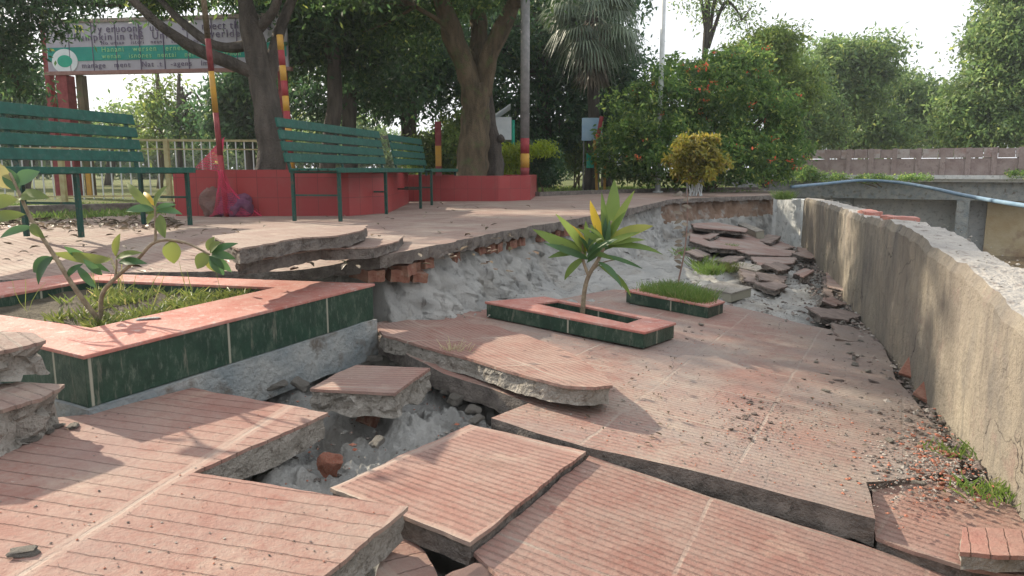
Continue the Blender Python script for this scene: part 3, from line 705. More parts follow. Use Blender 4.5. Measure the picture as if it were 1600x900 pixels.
piece([(1150, 412), (1185, 422), (1232, 447), (1212, 453), (1165, 437)], [(1150, 412, .09), (1232, 447, .05), (1165, 437, .06)], .06, 'dark muddy slab leaning near the grassy planter', tile='dark_stone')
piece([(1180, 425), (1230, 432), (1226, 441), (1190, 438)], [(1180, 425, .12), (1230, 432, .05), (1190, 438, .08)], .04, 'small muddy slab resting on the dark leaning one', tile='dark_stone')
piece([(1262, 480), (1310, 482), (1345, 492), (1325, 500), (1280, 494)], [(1262, 480, .04), (1345, 492, .0), (1280, 494, .03)], .06, 'muddy flat chunk at the pavement end near the wall', tile='dark_stone')
piece([(1285, 432), (1302, 436), (1300, 462), (1288, 458)], [(1285, 432, .02), (1302, 436, .02), (1288, 458, .02)], .06, 'narrow upright shard by the cracked slab', tile='dark_stone')
piece([(1300, 505), (1385, 522), (1395, 545), (1310, 530)], [(1300, 505, .02), (1395, 545, -.03), (1310, 530, .015)], .05, 'thin slab sheet broken off at the pavement end', tile='tile_k')
piece([(1330, 455), (1375, 470), (1390, 500), (1350, 488)], [(1330, 455, .03), (1375, 470, -.03), (1350, 488, .0)], .05, 'muddy shard sloping into the crack by the wall', tile='dark_stone')
for i, (x, y, w_, h_, l_, lab) in enumerate(((1200, 372, 34, 8, .12, 'thin shard tilted on the broad far slab'), (1262, 398, 40, 6, .06, 'broken sliver at the wall foot beside the cracked slab'), (1105, 368, 30, 5, .16, 'narrow slab strip on the upper far slump'), (1215, 415, 36, 8, .12, 'dark tilted shard in the middle of the slump'),
        (1255, 425, 28, 7, .07, 'small tilted shard left of the upright cracked slab'), (1300, 470, 34, 8, .04, 'dark shard below the upright cracked slab'), (1140, 404, 40, 6, .12, 'broken strip beneath the middle pink slab'), (1345, 440, 18, 12, .04, 'shard leaning in the wall crack'), (1362, 500, 24, 8, .0, 'flat muddy shard near the pavement end'), (1090, 395, 34, 7, .16, 'slab strip resting on the foot of the bank'))):
    k_ = 1 if i % 2 else -1
    piece([(x - w_ * .6, y - k_ * 3), (x, y - h_ * .8), (x + w_ * .6, y + k_ * 3), (x + w_ * .1, y + h_)], [(x - w_ * .6, y - k_ * 3, l_ + .05 * k_), (x + w_ * .6, y + k_ * 3, l_ - .04 * k_), (x + w_ * .1, y + h_, l_)], .05, lab, tile='tile_far' if i % 3 else 'dark_stone')
# leaning tile fragments against the wall
for (a, b, c, lab) in (((1404, 582), (1436, 532), (1434, 592), 'pointed orange tile shard leaning on the river wall'), ((1428, 612), (1456, 582), (1452, 628), 'second tile shard leaning on the river wall, nearer')):
    P = [Pp(*a, (KPL[0] + .02, KPL[1], KPL[2]))]
    d = P[0].y
    P += [Py(b[0], b[1], d + .12), Py(c[0], c[1], d - .05)]
    nrm = (P[1] - P[0]).cross(P[2] - P[0]).normalized() * .022
    mb = MB(); mb.add(P + [p + nrm for p in P], [(0, 1, 2), (5, 4, 3), (0, 3, 4, 1), (1, 4, 5, 2), (2, 5, 3, 0)])
    tag(mb.build('tile_shard', M['shard'], bevel=.004), lab, 'tile shard')

def kerb(px0, py0, px1, py1, lift, wdt, ht, lab, tiltx=.15):
    a = Pp(px0, py0, (KPL[0] + lift, KPL[1], KPL[2])); b = Pp(px1, py1, (KPL[0] + lift, KPL[1], KPL[2]))
    d = (b - a).normalized(); rot = d.to_track_quat('X', 'Z').to_matrix() @ Matrix.Rotation(tiltx, 3, 'X')
    mb = MB(); mb.box((0, 0, 0), ((b - a).length / 2, wdt / 2, ht / 2), rot)
    o = mb.build('kerb_piece', M['green_tile'], bevel=.006); o.location = (a + b) / 2
    tag(o, lab, 'kerb piece')
    mb = MB(); mb.box(rot @ Vector((0, 0, ht / 2 + .006)), ((b - a).length / 2 + .005, wdt / 2 + .005, .006), rot); mb.build('cap', M['mortar'], o)
kerb(1152, 352, 1188, 368, .14, .12, .12, 'dark green tiled kerb piece lying at the top of the far slump')
kerb(1110, 452, 1158, 462, .03, .30, .07, 'broken green planter kerb with pale top right of the grassy planter', .05)
kerb(1150, 418, 1190, 426, .07, .14, .06, 'broken green planter kerb with pale top above the muddy slab', .2)

# ------------------------------------------------------------------ planters
def planter(outer, inner, pl, h, plinth, label, soil_d, name='planter'):
    O = [Pp(x, y, pl) for x, y in outer]; I = [Pp(x, y, pl) for x, y in inner]
    c = sum(O, Vector()) / len(O); n = len(O)
    root = empty(name, (c.x, c.y, c.z - h), label, 'planter')
    off = Vector(root.location)
    dz = Vector((0, 0, 1))
    def ring(A, B, z0, z1, exo, exi, nm, mat, sub=1, nz=0):
        mb = MB()
        def dense(L):
            out = []
            for i in range(n):
                for j in range(sub): out.append(L[i].lerp(L[(i + 1) % n], j / sub))
            return out
        A = [p + (p - c).normalized() * exo for p in A]; B = [p + (p - c).normalized() * exi for p in B]
        A = dense(A); B = dense(B); m = len(A)
        A0 = [p + dz * z0 for p in A]; A1 = [p + dz * z1 for p in A]; B0 = [p + dz * z0 for p in B]; B1 = [p + dz * z1 for p in B]
        if nz:
            A0 = [p + noise.noise_vector(p * 9) * nz for p in A0]; A1 = [p + noise.noise_vector(p * 11) * nz * .4 for p in A1]
        fs = []
        for i in range(m):
            j = (i + 1) % m
            fs += [(i, j, m + j, m + i), (m + i, m + j, 3 * m + j, 3 * m + i), (2 * m + j, 2 * m + i, 3 * m + i, 3 * m + j), (j, i, 2 * m + i, 2 * m + j)]
        mb.add([p - off for p in A0 + A1 + B0 + B1], fs)
        def uvf(co, nn):
            t = Vector((-nn.y, nn.x, 0)); 
            if t.length < .1: return (co.x, co.y)
            t.normalize(); return (co.dot(t), co.z)
        return mb.build(nm, mat, root, uvf=uvf, bevel=.003 if not nz else 0)
    ring(O, I, -.014, 0, .0, .0, 'cap', M['cap'], 6)
    ring(O, I, -h, -.0145, -.012, .008, 'wall', M['green_tile'], 1)
    if plinth: ring(O, I, -h - plinth, -h - .002, .008, .01, 'plinth', M['plinth'], 16, .012)
    mb = MB(); S = [p - dz * soil_d + (p - c).normalized() * .02 - off for p in I]
    l2 = [(p.x, p.y) for p in resample(S, .05)]; V, F = cdt(l2, .05); zc = sum(p.z for p in S) / len(S)
    A = np.array([[1, p.x, p.y] for p in S]); zz = np.array([p.z for p in S]); co = np.linalg.lstsq(A, zz, rcond=None)[0]
    mb.add([(v.x, v.y, co[0] + co[1] * v.x + co[2] * v.y + .02 * noise.noise(Vector((v.x, v.y, 0)) * 9)) for v in V], [f if (V[f[1]] - V[f[0]]).cross(V[f[2]] - V[f[0]]) > 0 else f[::-1] for f in F])
    mb.build('soil', M['soil'], root, smooth=True)
    return root, O, I
def pl3(pts): 
    P = [Pz(x, y, z) for x, y, z in pts]; A = np.array([[1, p.x, p.y] for p in P]); return tuple(np.linalg.solve(A, np.array([p.z for p in P])))
P1 = pl3([(585, 443, -.125), (130, 556, -.16), (0, 442, -.095)])
pr1 = planter([(586, 443), (130, 556), (-230, 470), (120, 426)], [(430, 449), (143, 512), (-95, 478), (140, 437)], P1, .185, .20, 'big planter with green tiled sides and faded red rim at left', .05)
P2 = plane([(758, 470, .10), (1056, 504, .10), (1008, 519, .10)])
pr2 = planter([(757, 471), (850, 463), (1057, 504), (1008, 519)], [(838, 474), (872, 470), (1004, 497), (980, 505)], P2, .095, 0, 'half-sunk green tiled planter holding the long-leaved plumeria', .06)
P3 = plane([(978, 452, .10), (1132, 472, .09), (1108, 479, .09)])
pr3 = planter([(976, 453), (1052, 445), (1133, 471), (1108, 478)], [(1005, 455), (1055, 450), (1110, 468), (1092, 473)], P3, .09, 0, 'half-sunk green tiled planter filled with grass farther down the slump', .02)

# ------------------------------------------------------------------ leaves
def leaf_blade(mb, a, b, wdt, sag=.0, curl=.25, n=7, up=Vector((0, 0, 1)), mi=0, shape=.45):
    """one leaf from a to b, widest at 'shape', folded along its midrib"""
    a = Vector(a); b = Vector(b); d = b - a; L = d.length; side = d.cross(up)
    if side.length < 1e-4: side = Vector((1, 0, 0))
    side.normalize(); nn = side.cross(d).normalized(); vs = []
    for i in range(n + 1):
        t = i / n; p = a + d * t + nn * (sag * 4 * t * (1 - t)) * L
        e = t ** (math.log(.5) / math.log(shape)); wv = wdt / 2 * math.sin(math.pi * min(1, max(0, e))) ** .8 if 0 < t < 1 else .0008
        vs += [p - side * wv + nn * wv * curl, p, p + side * wv + nn * wv * curl]
    fs = []
    for i in range(n):
        o = i * 3; fs += [(o, o + 1, o + 4, o + 3), (o + 1, o + 2, o + 5, o + 4)]
    mb.add(vs, fs, mi)

def stalk(name, stems, leaves, label, cat, mats, stem_mat='stem', Y=None):
    """stems: list of (list of (px,py,dY), r0, r1); leaves: (px0,py0,dY0,px1,py1,dY1,width,mat idx)"""
    P = lambda q: Py(q[0], q[1], Y + q[2])
    base = P(stems[0][0][0]); root = empty(name, base, label, cat); mb = MB()
    for pts, r0, r1 in stems:
        pp = smooth_path([P(q) - base for q in pts], 5); mb.tube(pp, lerp_list([r0, r1], len(pp)), 7)
    mb.build('stem', M[stem_mat], root, smooth=True)
    mb = MB()
    for l in leaves:
        leaf_blade(mb, P(l[0:3]) - base, P(l[3:6]) - base, l[6], sag=l[8] if len(l) > 8 else random.uniform(.03, .12), mi=l[7],
                   up=Vector((random.uniform(-.3, .3), -1 if len(l) < 10 else l[9], random.uniform(.2, 1.0))))
    mb.build('foliage', [M[m] for m in mats], root, smooth=True)
    return root
# plumeria
yp = Pp(910, 492, (KPL[0] + .05, KPL[1], KPL[2])).y
C1 = (946, 378); C2 = (917, 398)
lv = []
for (c, t, wdt, mi, sg) in ((C1, (960, 280), .105, 0, .06), (C1, (992, 297), .06, 0, .08), (C1, (1021, 353), .085, 0, .12), (C1, (1036, 398), .05, 0, .14), (C1, (922, 313), .065, 1, -.06), (C1, (940, 300), .05, 0, .05),
                            (C1, (978, 330), .05, 0, .05), (C1, (1008, 375), .045, 0, .1), (C1, (966, 310), .05, 0, .0),
                            (C2, (832, 358), .08, 0, .08), (C2, (868, 334), .065, 0, .06), (C2, (890, 350), .065, 1, .05), (C2, (856, 403), .05, 0, .12), (C2, (882, 438), .055, 0, .15), (C2, (915, 345), .05, 0, -.04),
                            (C2, (850, 380), .05, 2, .1), (C2, (898, 365), .04, 0, .03), (C2, (876, 372), .045, 2, .05), (C2, (930, 352), .045, 2, .02),
                            ((935, 408), (986, 464), .05, 0, .12), ((930, 410), (972, 450), .045, 2, .15), ((940, 395), (1004, 420), .03, 2, .1)):
    lv.append((c[0] + random.uniform(-4, 4), c[1] + random.uniform(-5, 8), 0, t[0], t[1], random.uniform(-.12, .12), wdt * .9, mi, sg))
for c in (C1, C2):
    for k in range(9):
        a = random.uniform(-.25, 3.4); L = random.uniform(35, 62); lv.append((c[0], c[1] + random.uniform(-5, 14), 0, c[0] + math.cos(a) * L, c[1] - math.sin(a) * L * .8, random.uniform(-.25, .25), random.uniform(.03, .042), random.choice((0, 0, 2)), random.uniform(.02, .14)))
stalk('plumeria_plant', [([(910, 492, 0), (913, 455, 0), (920, 430, 0), (935, 405, 0), (944, 385, 0), (950, 362, 0), (956, 345, 0)], .016, .008), ([(920, 432, 0), (912, 410, 0), (910, 390, -.02), (908, 372, -.03)], .011, .006), ([(920, 430, 0), (938, 412, .04), (965, 405, .06)], .006, .003)],
      lv, 'young plumeria with long narrow green leaves, two of them yellow', 'plant', ['leaf_plumeria', 'leaf_yellow', 'leaf_deep'], Y=yp)
# sapling in the big planter
ys = 2.95
lv = []
for c, t, wdt, mi, sg in (((30, 300), (8, 262), .07, 1, .1), ((25, 290), (62, 268), .09, 1, .1), ((22, 296), (-30, 250), .10, 0, .1), ((30, 310), (78, 310), .07, 0, .12), ((28, 312), (-20, 325), .08, 0, .1),
                      ((48, 350), (70, 372), .05, 0, .1), ((40, 335), (-20, 345), .06, 0, .1), ((52, 355), (0, 372), .05, 1, .1), ((82, 400), (60, 445), .06, 1, .1), ((84, 402), (52, 425), .07, 1, .1),
                      ((80, 395), (175, 405), .055, 0, -.22), ((100, 385), (172, 425), .05, 1, -.2), ((105, 432), (130, 412), .035, 1, .1), ((150, 450), (120, 415), .04, 1, .1), ((160, 430), (130, 405), .04, 1, .12),
                      ((180, 400), (188, 365), .05, 0, .05), ((180, 405), (222, 395), .04, 0, .1), ((185, 410), (230, 412), .045, 1, .1),
                      ((242, 330), (198, 285), .045, 0, .1), ((242, 325), (262, 290), .045, 0, .1), ((242, 322), (225, 300), .03, 2, .1), ((242, 328), (196, 330), .05, 1, .1), ((244, 330), (285, 335), .05, 1, .1), ((244, 325), (275, 320), .03, 1, .1), ((243, 335), (230, 350), .04, 0, .1),
                      ((250, 335), (258, 372), .06, 0, .05), ((268, 375), (272, 412), .09, 0, .05), ((325, 395), (308, 420), .075, 0, .05), ((325, 392), (335, 370), .045, 0, .1), ((328, 395), (345, 378), .05, 0, .1), ((330, 398), (368, 405), .05, 1, .1), ((328, 400), (350, 430), .06, 1, .1), ((325, 400), (362, 425), .05, 1, .1), ((328, 400), (338, 425), .06, 0, .1), ((330, 396), (372, 380), .04, 1, .1)):
    lv.append((c[0], c[1], 0, t[0], t[1], random.uniform(-.06, .08), wdt * .8, mi, sg))
stalk('broadleaf_sapling', [([(158, 505, .05), (120, 455, 0), (85, 400, 0), (50, 345, 0), (25, 290, 0), (15, 270, 0)], .011, .005), ([(158, 505, .05), (160, 460, 0), (185, 430, 0), (215, 405, 0), (243, 378, 0), (285, 378, 0), (328, 398, 0)], .010, .004), ([(243, 378, 0), (243, 350, 0), (242, 322, 0)], .006, .004), ([(180, 432, 0), (182, 415, 0), (182, 395, 0)], .005, .003)],
      lv, 'leggy sapling with broad glossy leaves growing in the big planter', 'plant', ['weed', 'leaf_deep', 'leaf_yellow'], Y=ys)
# thin sapling in the grassy planter
yt = Pp(1062, 455, KPL).y
lv = [(1066 + random.uniform(-2, 2), y, 0, 1066 + random.choice((-1, 1)) * random.uniform(8, 16), y + random.uniform(-8, 8), random.uniform(-.1, .1), .03, random.choice((0, 1)), .1) for y in range(300, 420, 7)]
stalk('thin_sapling', [([(1058, 458, 0), (1060, 440, 0), (1070, 390, 0), (1074, 340, 0), (1074, 296, 0)], .009, .003)], lv, 'thin bare reddish sapling standing in the grassy planter', 'plant', ['leaf_dead', 'twig_leaf'] if 0 else ['leaf_dead', 'leaf_dead'], 'twig_red', Y=yt)

# tufts
def tuft(name, pts, n, h, wdt, mat, label, cat, kind=None, spread=.02, lean=.5):
    mb = MB(); 
    for _ in range(n):
        p = random.choice(pts) if isinstance(pts, list) else pts()
        p = Vector(p) + Vector((random.gauss(0, spread), random.gauss(0, spread), 0)); hh = h * random.uniform(.5, 1.15)
        q = p + Vector((random.gauss(0, lean) * hh, random.gauss(0, lean) * hh, hh)); leaf_blade(mb, p, q, wdt * random.uniform(.7, 1.3), sag=random.uniform(-.1, .15), n=3, up=Vector((random.random() - .5, -1, .2)), shape=.35)
    o = mb.build(name, M[mat]); tag(o, label, cat, None, kind); return o
def inpoly(I, m=.85):
    c = sum(I, Vector()) / len(I)
    def f():
        a, b = random.random(), random.random(); n = len(I)
        p = (I[0] * (1 - a) + I[1] * a) * (1 - b) + (I[3] * (1 - a) + I[2] * a) * b
        return c + (p - c) * m
    return f
f1 = inpoly(pr1[2])
tuft('planter_grass', lambda: inpoly(pr3[2], 1.05)() + Vector((0, 0, -.02)), 3000, .085, .004, 'grass', 'dense green grass filling the far half-sunk planter', 'grass', 'stuff', .03, .5)
def weeds():
    p = f1(); return p + Vector((0, 0, -.05))
front = [pr1[2][1].lerp(pr1[2][0], random.random() * .85) + (sum(pr1[2], Vector()) / 4 - pr1[2][1]).normalized() * random.uniform(.03, .28) + Vector((0, 0, -.055)) for _ in range(160)]
tuft('planter_weeds', [weeds() - Vector((0, 0, 0)) for _ in range(34)] + front[:60], 1700, .05, .008, 'weed', 'low weeds and clover covering the soil of the big planter', 'weeds', 'stuff', .02, .8)
tuft('tall_weeds', [weeds() for _ in range(10)], 26, .2, .004, 'weed', 'tall thin grass blades rising in the big planter', 'weeds', 'stuff', .015, .25)
base = Pp(702, 556, (KPL[0] + .045, KPL[1], KPL[2]))
tuft('dry_grass_tuft', [base, base + Vector((.05, .01, -.02))], 90, .06, .003, 'dry_grass', 'bleached dry grass tuft on the curled slab edge', 'grass tuft', None, .02, .7)
for (px, py, h, n, lab) in ((1500, 712, .03, 50, 'small green weed tuft at the wall foot among red rubble'), (1555, 775, .035, 90, 'green weed clump at the wall foot in the right corner'), (1225, 312, .14, 130, 'grass clump on the far terrace corner'),
                           (1110, 430, .11, 110, 'leafy weed clump behind the broken kerb'), (1140, 425, .10, 70, 'pale weed clump beside the muddy slab'), (1135, 392, .09, 90, 'green weed growing under the broad pink slab'), (1100, 418, .12, 60, 'small weed by the thin sapling'), (1140, 345, .18, 60, 'thin yellowish weed under the far terrace edge'), (1070, 400, .1, 60, 'weed sprouting on the sand bank')):
    z = 0 if py == 312 else KPL[0]; b = Pp(px, py, (z if py == 312 else KPL[0] + (.0 if px > 1400 else .03), 0 if py == 312 else KPL[1], 0 if py == 312 else KPL[2]))
    tuft('weed_tuft', [b, b + Vector((.06, .02, 0)), b + Vector((-.06, .03, 0))], n * 2, h * 1.0, .007 if h > .08 else .005, 'grass' if px != 1140 else 'weed', lab, 'weed', None, .04, .6)

# ------------------------------------------------------------------ benches
def bench(loc, rz, L, frames, label):
    root = empty('park_bench', loc, label, 'bench', 'green slatted park benches on the terrace', rz)   # local +y along bench, +x to the front
    mb = MB()
    for x in (.05, .14, .23, .32, .41): mb.box((x, L / 2, .455), (.037, L / 2, .011))
    mb.box((.452, L / 2, .45), (.008, L / 2, .022))
    mb.build('seat', M['green_paint'], root, bevel=.004)
    mb = MB(); tilt = .2
    for k, z in enumerate((.56, .66, .76, .865)):
        x = -.015 - (z - .45) * tilt; rot = Matrix.Rotation(-tilt, 3, 'Y'); mb.box((x, L / 2, z), (.010, L / 2, .041), rot)
    mb.build('backrest', M['green_paint'], root, bevel=.003)
    for i in range(frames):
        y = .08 + (L - .16) * i / (frames - 1)
        mb = MB(); mb.box((.43, y, .22), (.014, .014, .22)); mb.build('leg', M['green_iron'], root)
        mb = MB(); mb.beam((-.01, y, 0), (-.01, y, .45), .028, .028); mb.build('leg', M['green_iron'], root)
        mb = MB(); mb.beam((-.025, y, .43), (-.125, y, .91), .028, .02); mb.build('back_support', M['green_iron'], root)
        mb = MB(); mb.beam((-.01, y, .23), (.43, y, .23), .016, .016); mb.beam((-.01, y, .432), (.43, y, .432), .024, .02)
        mb.build('stretcher', M['green_iron'], root)
    return root
DB = -R(12)
def bl(px, Y, back=0): p = Py(px, 300, Y); return (p.x, p.y, 0)
bench((-3.60, 3.85, 0), -R(12), 2.5, 3, 'green slatted bench at the far left behind the sapling')
bench((-1.96, 6.55, 0), -R(11), 2.45, 3, 'middle green slatted bench in front of the red tree bed')
bench((-1.48, 9.6, 0), -R(8), 1.6, 2, 'farthest small green slatted bench behind the middle one')

# ------------------------------------------------------------------ red tree beds
def bed(pts, h, label):
    P = [Vector((x, y, 0)) for x, y in pts]; c = sum(P, Vector()) / len(P); n = len(P)
    root = empty('tree_bed', c, label, 'planter wall', 'red tiled tree beds')
    mb = MB(); vs = []
    for s, z in ((0, -.02), (0, h), (.16, h), (.16, h - .15)):
        for p in P: vs.append(p + (c - p).normalized() * s - c + Vector((0, 0, z)))
    fs = [(r * n + i, r * n + (i + 1) % n, (r + 1) * n + (i + 1) % n, (r + 1) * n + i) for r in range(3) for i in range(n)]
    mb.add(vs, fs)
    def uvf(co, nn):
        t = Vector((-nn.y, nn.x, 0))
        if t.length < .1: return (co.x, co.y)
        t.normalize(); return (co.dot(t), co.z + .02)
    mb.build('wall', M['red_wall'], root, uvf=uvf)
    mb = MB(); mb.add([p + (c - p).normalized() * .1 - c + Vector((0, 0, h - .06)) for p in P], [tuple(range(n))]); mb.build('soil', M['soil'], root)
    return c
def q(px, Y): return Py(px, 300, Y).x, Y
bed([q(272, 7.35), q(545, 7.35), q(606, 7.9), (q(606, 7.9)[0] - .1, 10.2), (-3.9, 10.2)], .455, 'red tiled tree bed behind the middle bench, round the left tree')
bed([q(600, 10.9), q(779, 10.9), q(829, 11.3), (.45, 13.6), (-1.9, 13.8)], .37, 'red tiled tree bed at the far side, round the thick forked tree')

# ------------------------------------------------------------------ foliage generator
def crown_mesh(name, clumps, n_sub, per, leaf, mat, parent, seed=0, sub_r=.35, flat=.7):
    """clumps: (centre Vector, rx, ry, rz). Leaves gathered in sub-clumps spread through each ellipsoid"""
    rg = np.random.default_rng(seed); C = []; per = int(per * 1.75); leaf *= .72; sub_r *= .80
    vol = np.array([c[1] * c[2] * c[3] for c in clumps]) ** (2 / 3.); vol /= vol.sum()
    for (c, rx, ry, rz), f in zip(clumps, vol):
        k = max(2, int(n_sub * f)); d = rg.normal(size=(k, 3)); d /= np.linalg.norm(d, axis=1)[:, None]; r = rg.uniform(.35, 1, k) ** .6
        C.append(np.array(c)[None] + d * r[:, None] * np.array([[rx, ry, rz]]))
    C = np.concatenate(C); k = len(C); N = k * per
    sr = sub_r * rg.uniform(.5, 1.3, k)
    P = np.repeat(C, per, 0) + np.clip(rg.normal(size=(N, 3)), -1.7, 1.7) * np.repeat(sr, per)[:, None] * np.array([[.6, .6, .6 * flat]])
    # each leaf droops outward
    a = rg.normal(size=(N, 3)); a[:, 2] -= .5; a /= np.linalg.norm(a, axis=1)[:, None]
    b = rg.normal(size=(N, 3)); b[:, 2] += .0; s = np.cross(a, b); s /= np.linalg.norm(s, axis=1)[:, None]
    nrm = np.cross(a, s); L = leaf * rg.uniform(.6, 1.3, N)[:, None]; W = L * .38
    v0 = P; v1 = P + a * L * .45 + s * W * .5 - nrm * L * .05; v2 = P + a * L - nrm * L * .12; v3 = P + a * L * .45 - s * W * .5 - nrm * L * .05
    V = np.stack([v0, v1, v2, v3], 1).reshape(-1, 3)
    me = bpy.data.meshes.new(name); me.vertices.add(len(V)); me.vertices.foreach_set('co', V.astype(np.float32).ravel())
    me.loops.add(N * 4); me.loops.foreach_set('vertex_index', np.arange(N * 4, dtype=np.int32))
    me.polygons.add(N); me.polygons.foreach_set('loop_start', np.arange(0, N * 4, 4, dtype=np.int32)); me.polygons.foreach_set('loop_total', np.full(N, 4, dtype=np.int32))
    me.materials.append(mat); me.update(calc_edges=True); o = bpy.data.objects.new(name, me); link(o, parent); return o, C
def tree(name, label, cat, base, limbs, clumps, n_sub, per, leaf, mat, bark='bark', seed=0, sub_r=.4, group=None, rough=.25, twigs=60):
    """base: Vector; limbs: list of (list of points world, r0, r1); clumps: (px,py,Y,rx,ry,rz) or world Vector first"""
    root = empty(name, base, label, cat, group); mb = MB()
    for pts, r0, r1 in limbs:
        pp = smooth_path([Vector(p) - base for p in pts], 6, .03 * min(1, r0 * 6)); mb.tube(pp, lerp_list([r0, r0 * .8 + r1 * .2, r1], len(pp)), 12 if r0 > .1 else 7, rough=rough)
    cl = []
    for c in clumps:
        if len(c) == 6: cl.append((Py(c[0], c[1], c[2]) - base, c[3], c[4], c[5]))
        else: cl.append((Vector(c[0]) - base, c[1], c[2], c[3]))
    rnd = random.Random(seed); src = [Vector(p) - base for pts, _, _ in limbs for p in pts[-2:]]
    o, C = crown_mesh('crown', cl, n_sub, per, leaf, mat, root, seed, sub_r)
    for _ in range(twigs):
        t = Vector(C[rnd.randrange(len(C))]); s = min(src, key=lambda p: (p - t).length)
        mid = (s + t) / 2 + Vector((rnd.uniform(-.2, .2), rnd.uniform(-.2, .2), rnd.uniform(-.1, .25)))
        d = (t - s).length
        if d > .2: mb.tube(smooth_path([s, mid, t], 3), lerp_list([min(.05, .012 + d * .012), .005], 7), 5, cap=False)
    mb.build('trunk', M[bark], root, smooth=True)
    return root
def pv(px, py, Y): return Py(px, py, Y)

# left forked tree in the near bed
B = pv(424, 285, 8.6); B.z = .3
tree('mango_tree', 'leaning dark-barked tree with two low limbs, standing in the left red bed', 'tree', B,
     [([B, pv(424, 240, 8.6), pv(416, 170, 8.6), pv(404, 110, 8.6)], .18, .13),
      ([pv(408, 130, 8.6), pv(398, 70, 8.6), pv(388, 20, 8.5), pv(375, -60, 8.4)], .13, .06),
      ([pv(400, 115, 8.6), pv(360, 98, 8.5), pv(300, 72, 8.3), pv(240, 30, 8.1), (pv(190, -20, 8.0))], .075, .035),
      ([pv(392, 70, 8.6), pv(340, 72, 8.7), pv(290, 40, 8.8), pv(250, 0, 8.9)], .06, .03),
      ([pv(414, 150, 8.6), pv(428, 90, 8.7), pv(440, 40, 8.8), pv(470, -30, 9)], .085, .04),
      ([pv(400, 50, 8.6), pv(430, 10, 8.4), pv(450, -60, 8.2)], .06, .03)],
     [(380, -170, 8.6, 2.3, 1.5, .9), (250, -60, 9.4, 1.2, 1, .45), (480, -60, 9.4, 1.2, .9, .45), (330, -25, 9.8, .8, .6, .12), (400, -330, 9, 2, 1.6, .8)],
     380, 60, .13, M['leaf_mango'], 'bark_dark', 1, .42)
# central forked tree
B = pv(738, 300, 12.4); B.z = .2
tree('forked_tree', 'thick mossy forked tree with spreading limbs in the far red bed', 'tree', B,
     [([B, pv(738, 255, 12.4), pv(741, 200, 12.4), pv(748, 135, 12.4)], .28, .21),
      ([pv(740, 165, 12.4), pv(730, 110, 12.3), pv(708, 55, 12.2), pv(690, 0, 12), pv(670, -60, 11.8)], .19, .09),
      ([pv(752, 150, 12.4), pv(762, 95, 12.3), pv(785, 40, 12.2), pv(812, -10, 12), pv(850, -70, 12)], .16, .07),
      ([pv(746, 130, 12.4), pv(748, 70, 12.6), pv(745, 10, 12.8), pv(740, -60, 13)], .16, .08),
      ([pv(770, 90, 12.4), pv(790, 30, 12.7), pv(800, -30, 13)], .06, .03),
      ([pv(716, 60, 12.2), pv(690, 35, 12), pv(650, 10, 11.8)], .05, .025)],
     [(690, -60, 12, 2.3, 1.5, .8), (800, -90, 12.4, 1.2, 1.3, .6), (600, 20, 12.6, .9, .8, .4), (660, 50, 13.2, .7, .6, .35), (770, -230, 12.6, 2.6, 2, 1)],
     400, 60, .15, M['leaf_mango'], 'bark', 2, .5)
# second stump like trunk beside it
B = pv(775, 300, 12.9); B.z = .2
mb = MB(); root = empty('tree_stump', B, 'dark stunted trunk right behind the forked tree', 'tree')
pp = smooth_path([Vector(), pv(772, 240, 12.9) - B, pv(765, 190, 12.9) - B, pv(760, 130, 12.9) - B], 6, .03); mb.tube(pp, lerp_list([.17, .13, .08], len(pp)), 10, rough=.3)
pp = smooth_path([pv(770, 225, 12.9) - B, pv(785, 215, 12.8) - B], 4); mb.tube(pp, .07, 8)
mb.build('trunk', M['bark_dark'], root, smooth=True)
# trees behind
def bgtree(px, Y, clumps, lean=0, r=.2, top=40, mat='leaf_dark', n=300, per=55, leaf=.22, label='', seed=0, bark='bark_dark', sub=.6, tw=40, zb=-.05, name='shade_tree', group='trees behind the terrace'):
    b = pv(px, 290, Y); b.z = zb
    tp = pv(px + lean, top, Y); mid = b.lerp(tp, .5) + Vector((random.uniform(-.15, .15), 0, 0))
    limbs = [([b, mid, tp], r, r * .55)]
    for c in clumps[:4]: limbs.append(([b.lerp(tp, .75), tp.lerp(pv(c[0], c[1], c[2]), .5) + Vector((0, 0, .2)), pv(c[0], c[1], c[2])], r * .5, r * .15))
    return tree(name, label, 'tree', b, limbs, clumps, n, per, leaf, M[mat], bark, seed, sub, group, .25, tw)
bgtree(502, 13, [(500, 20, 13, 1.1, 1, .7), (540, 90, 13.6, .7, .6, .5), (470, 100, 13.4, .5, .5, .5), (430, -20, 13, 1.2, 1, .6)], 22, .15, 20, n=210, leaf=.17, per=50, sub=.45, label='slim dark tree between the left tree and the middle bench', seed=3)
bgtree(548, 15.5, [(560, 60, 15.5, 1.2, 1, 1.1), (600, 140, 16, .9, .8, .6), (520, 150, 16, .9, .7, .5), (620, -10, 15.5, 1.5, 1, .8)], 4, .16, 40, n=180, leaf=.2, per=50, label='dark tree with a straight trunk behind the middle bench', seed=4)
bgtree(640, 18, [(650, 60, 18, 1.6, 1.3, 1.3), (690, 130, 18.5, 1.4, 1, .9), (610, 150, 18, 1.0, .8, .5)], 10, .2, 60, n=150, leaf=.22, label='dense dark tree left of the forked tree', seed=5)
bgtree(850, 19.5, [(840, 40, 19.5, 1.7, 1.3, 1.2), (820, 130, 19.5, 1.5, 1, 1.0), (875, 200, 19.5, 1.0, 1, .8), (800, 200, 19.5, .9, .8, .7)], 0, .22, 60, n=230, leaf=.22, label='dense dark tree behind the grey utility pole', seed=6)
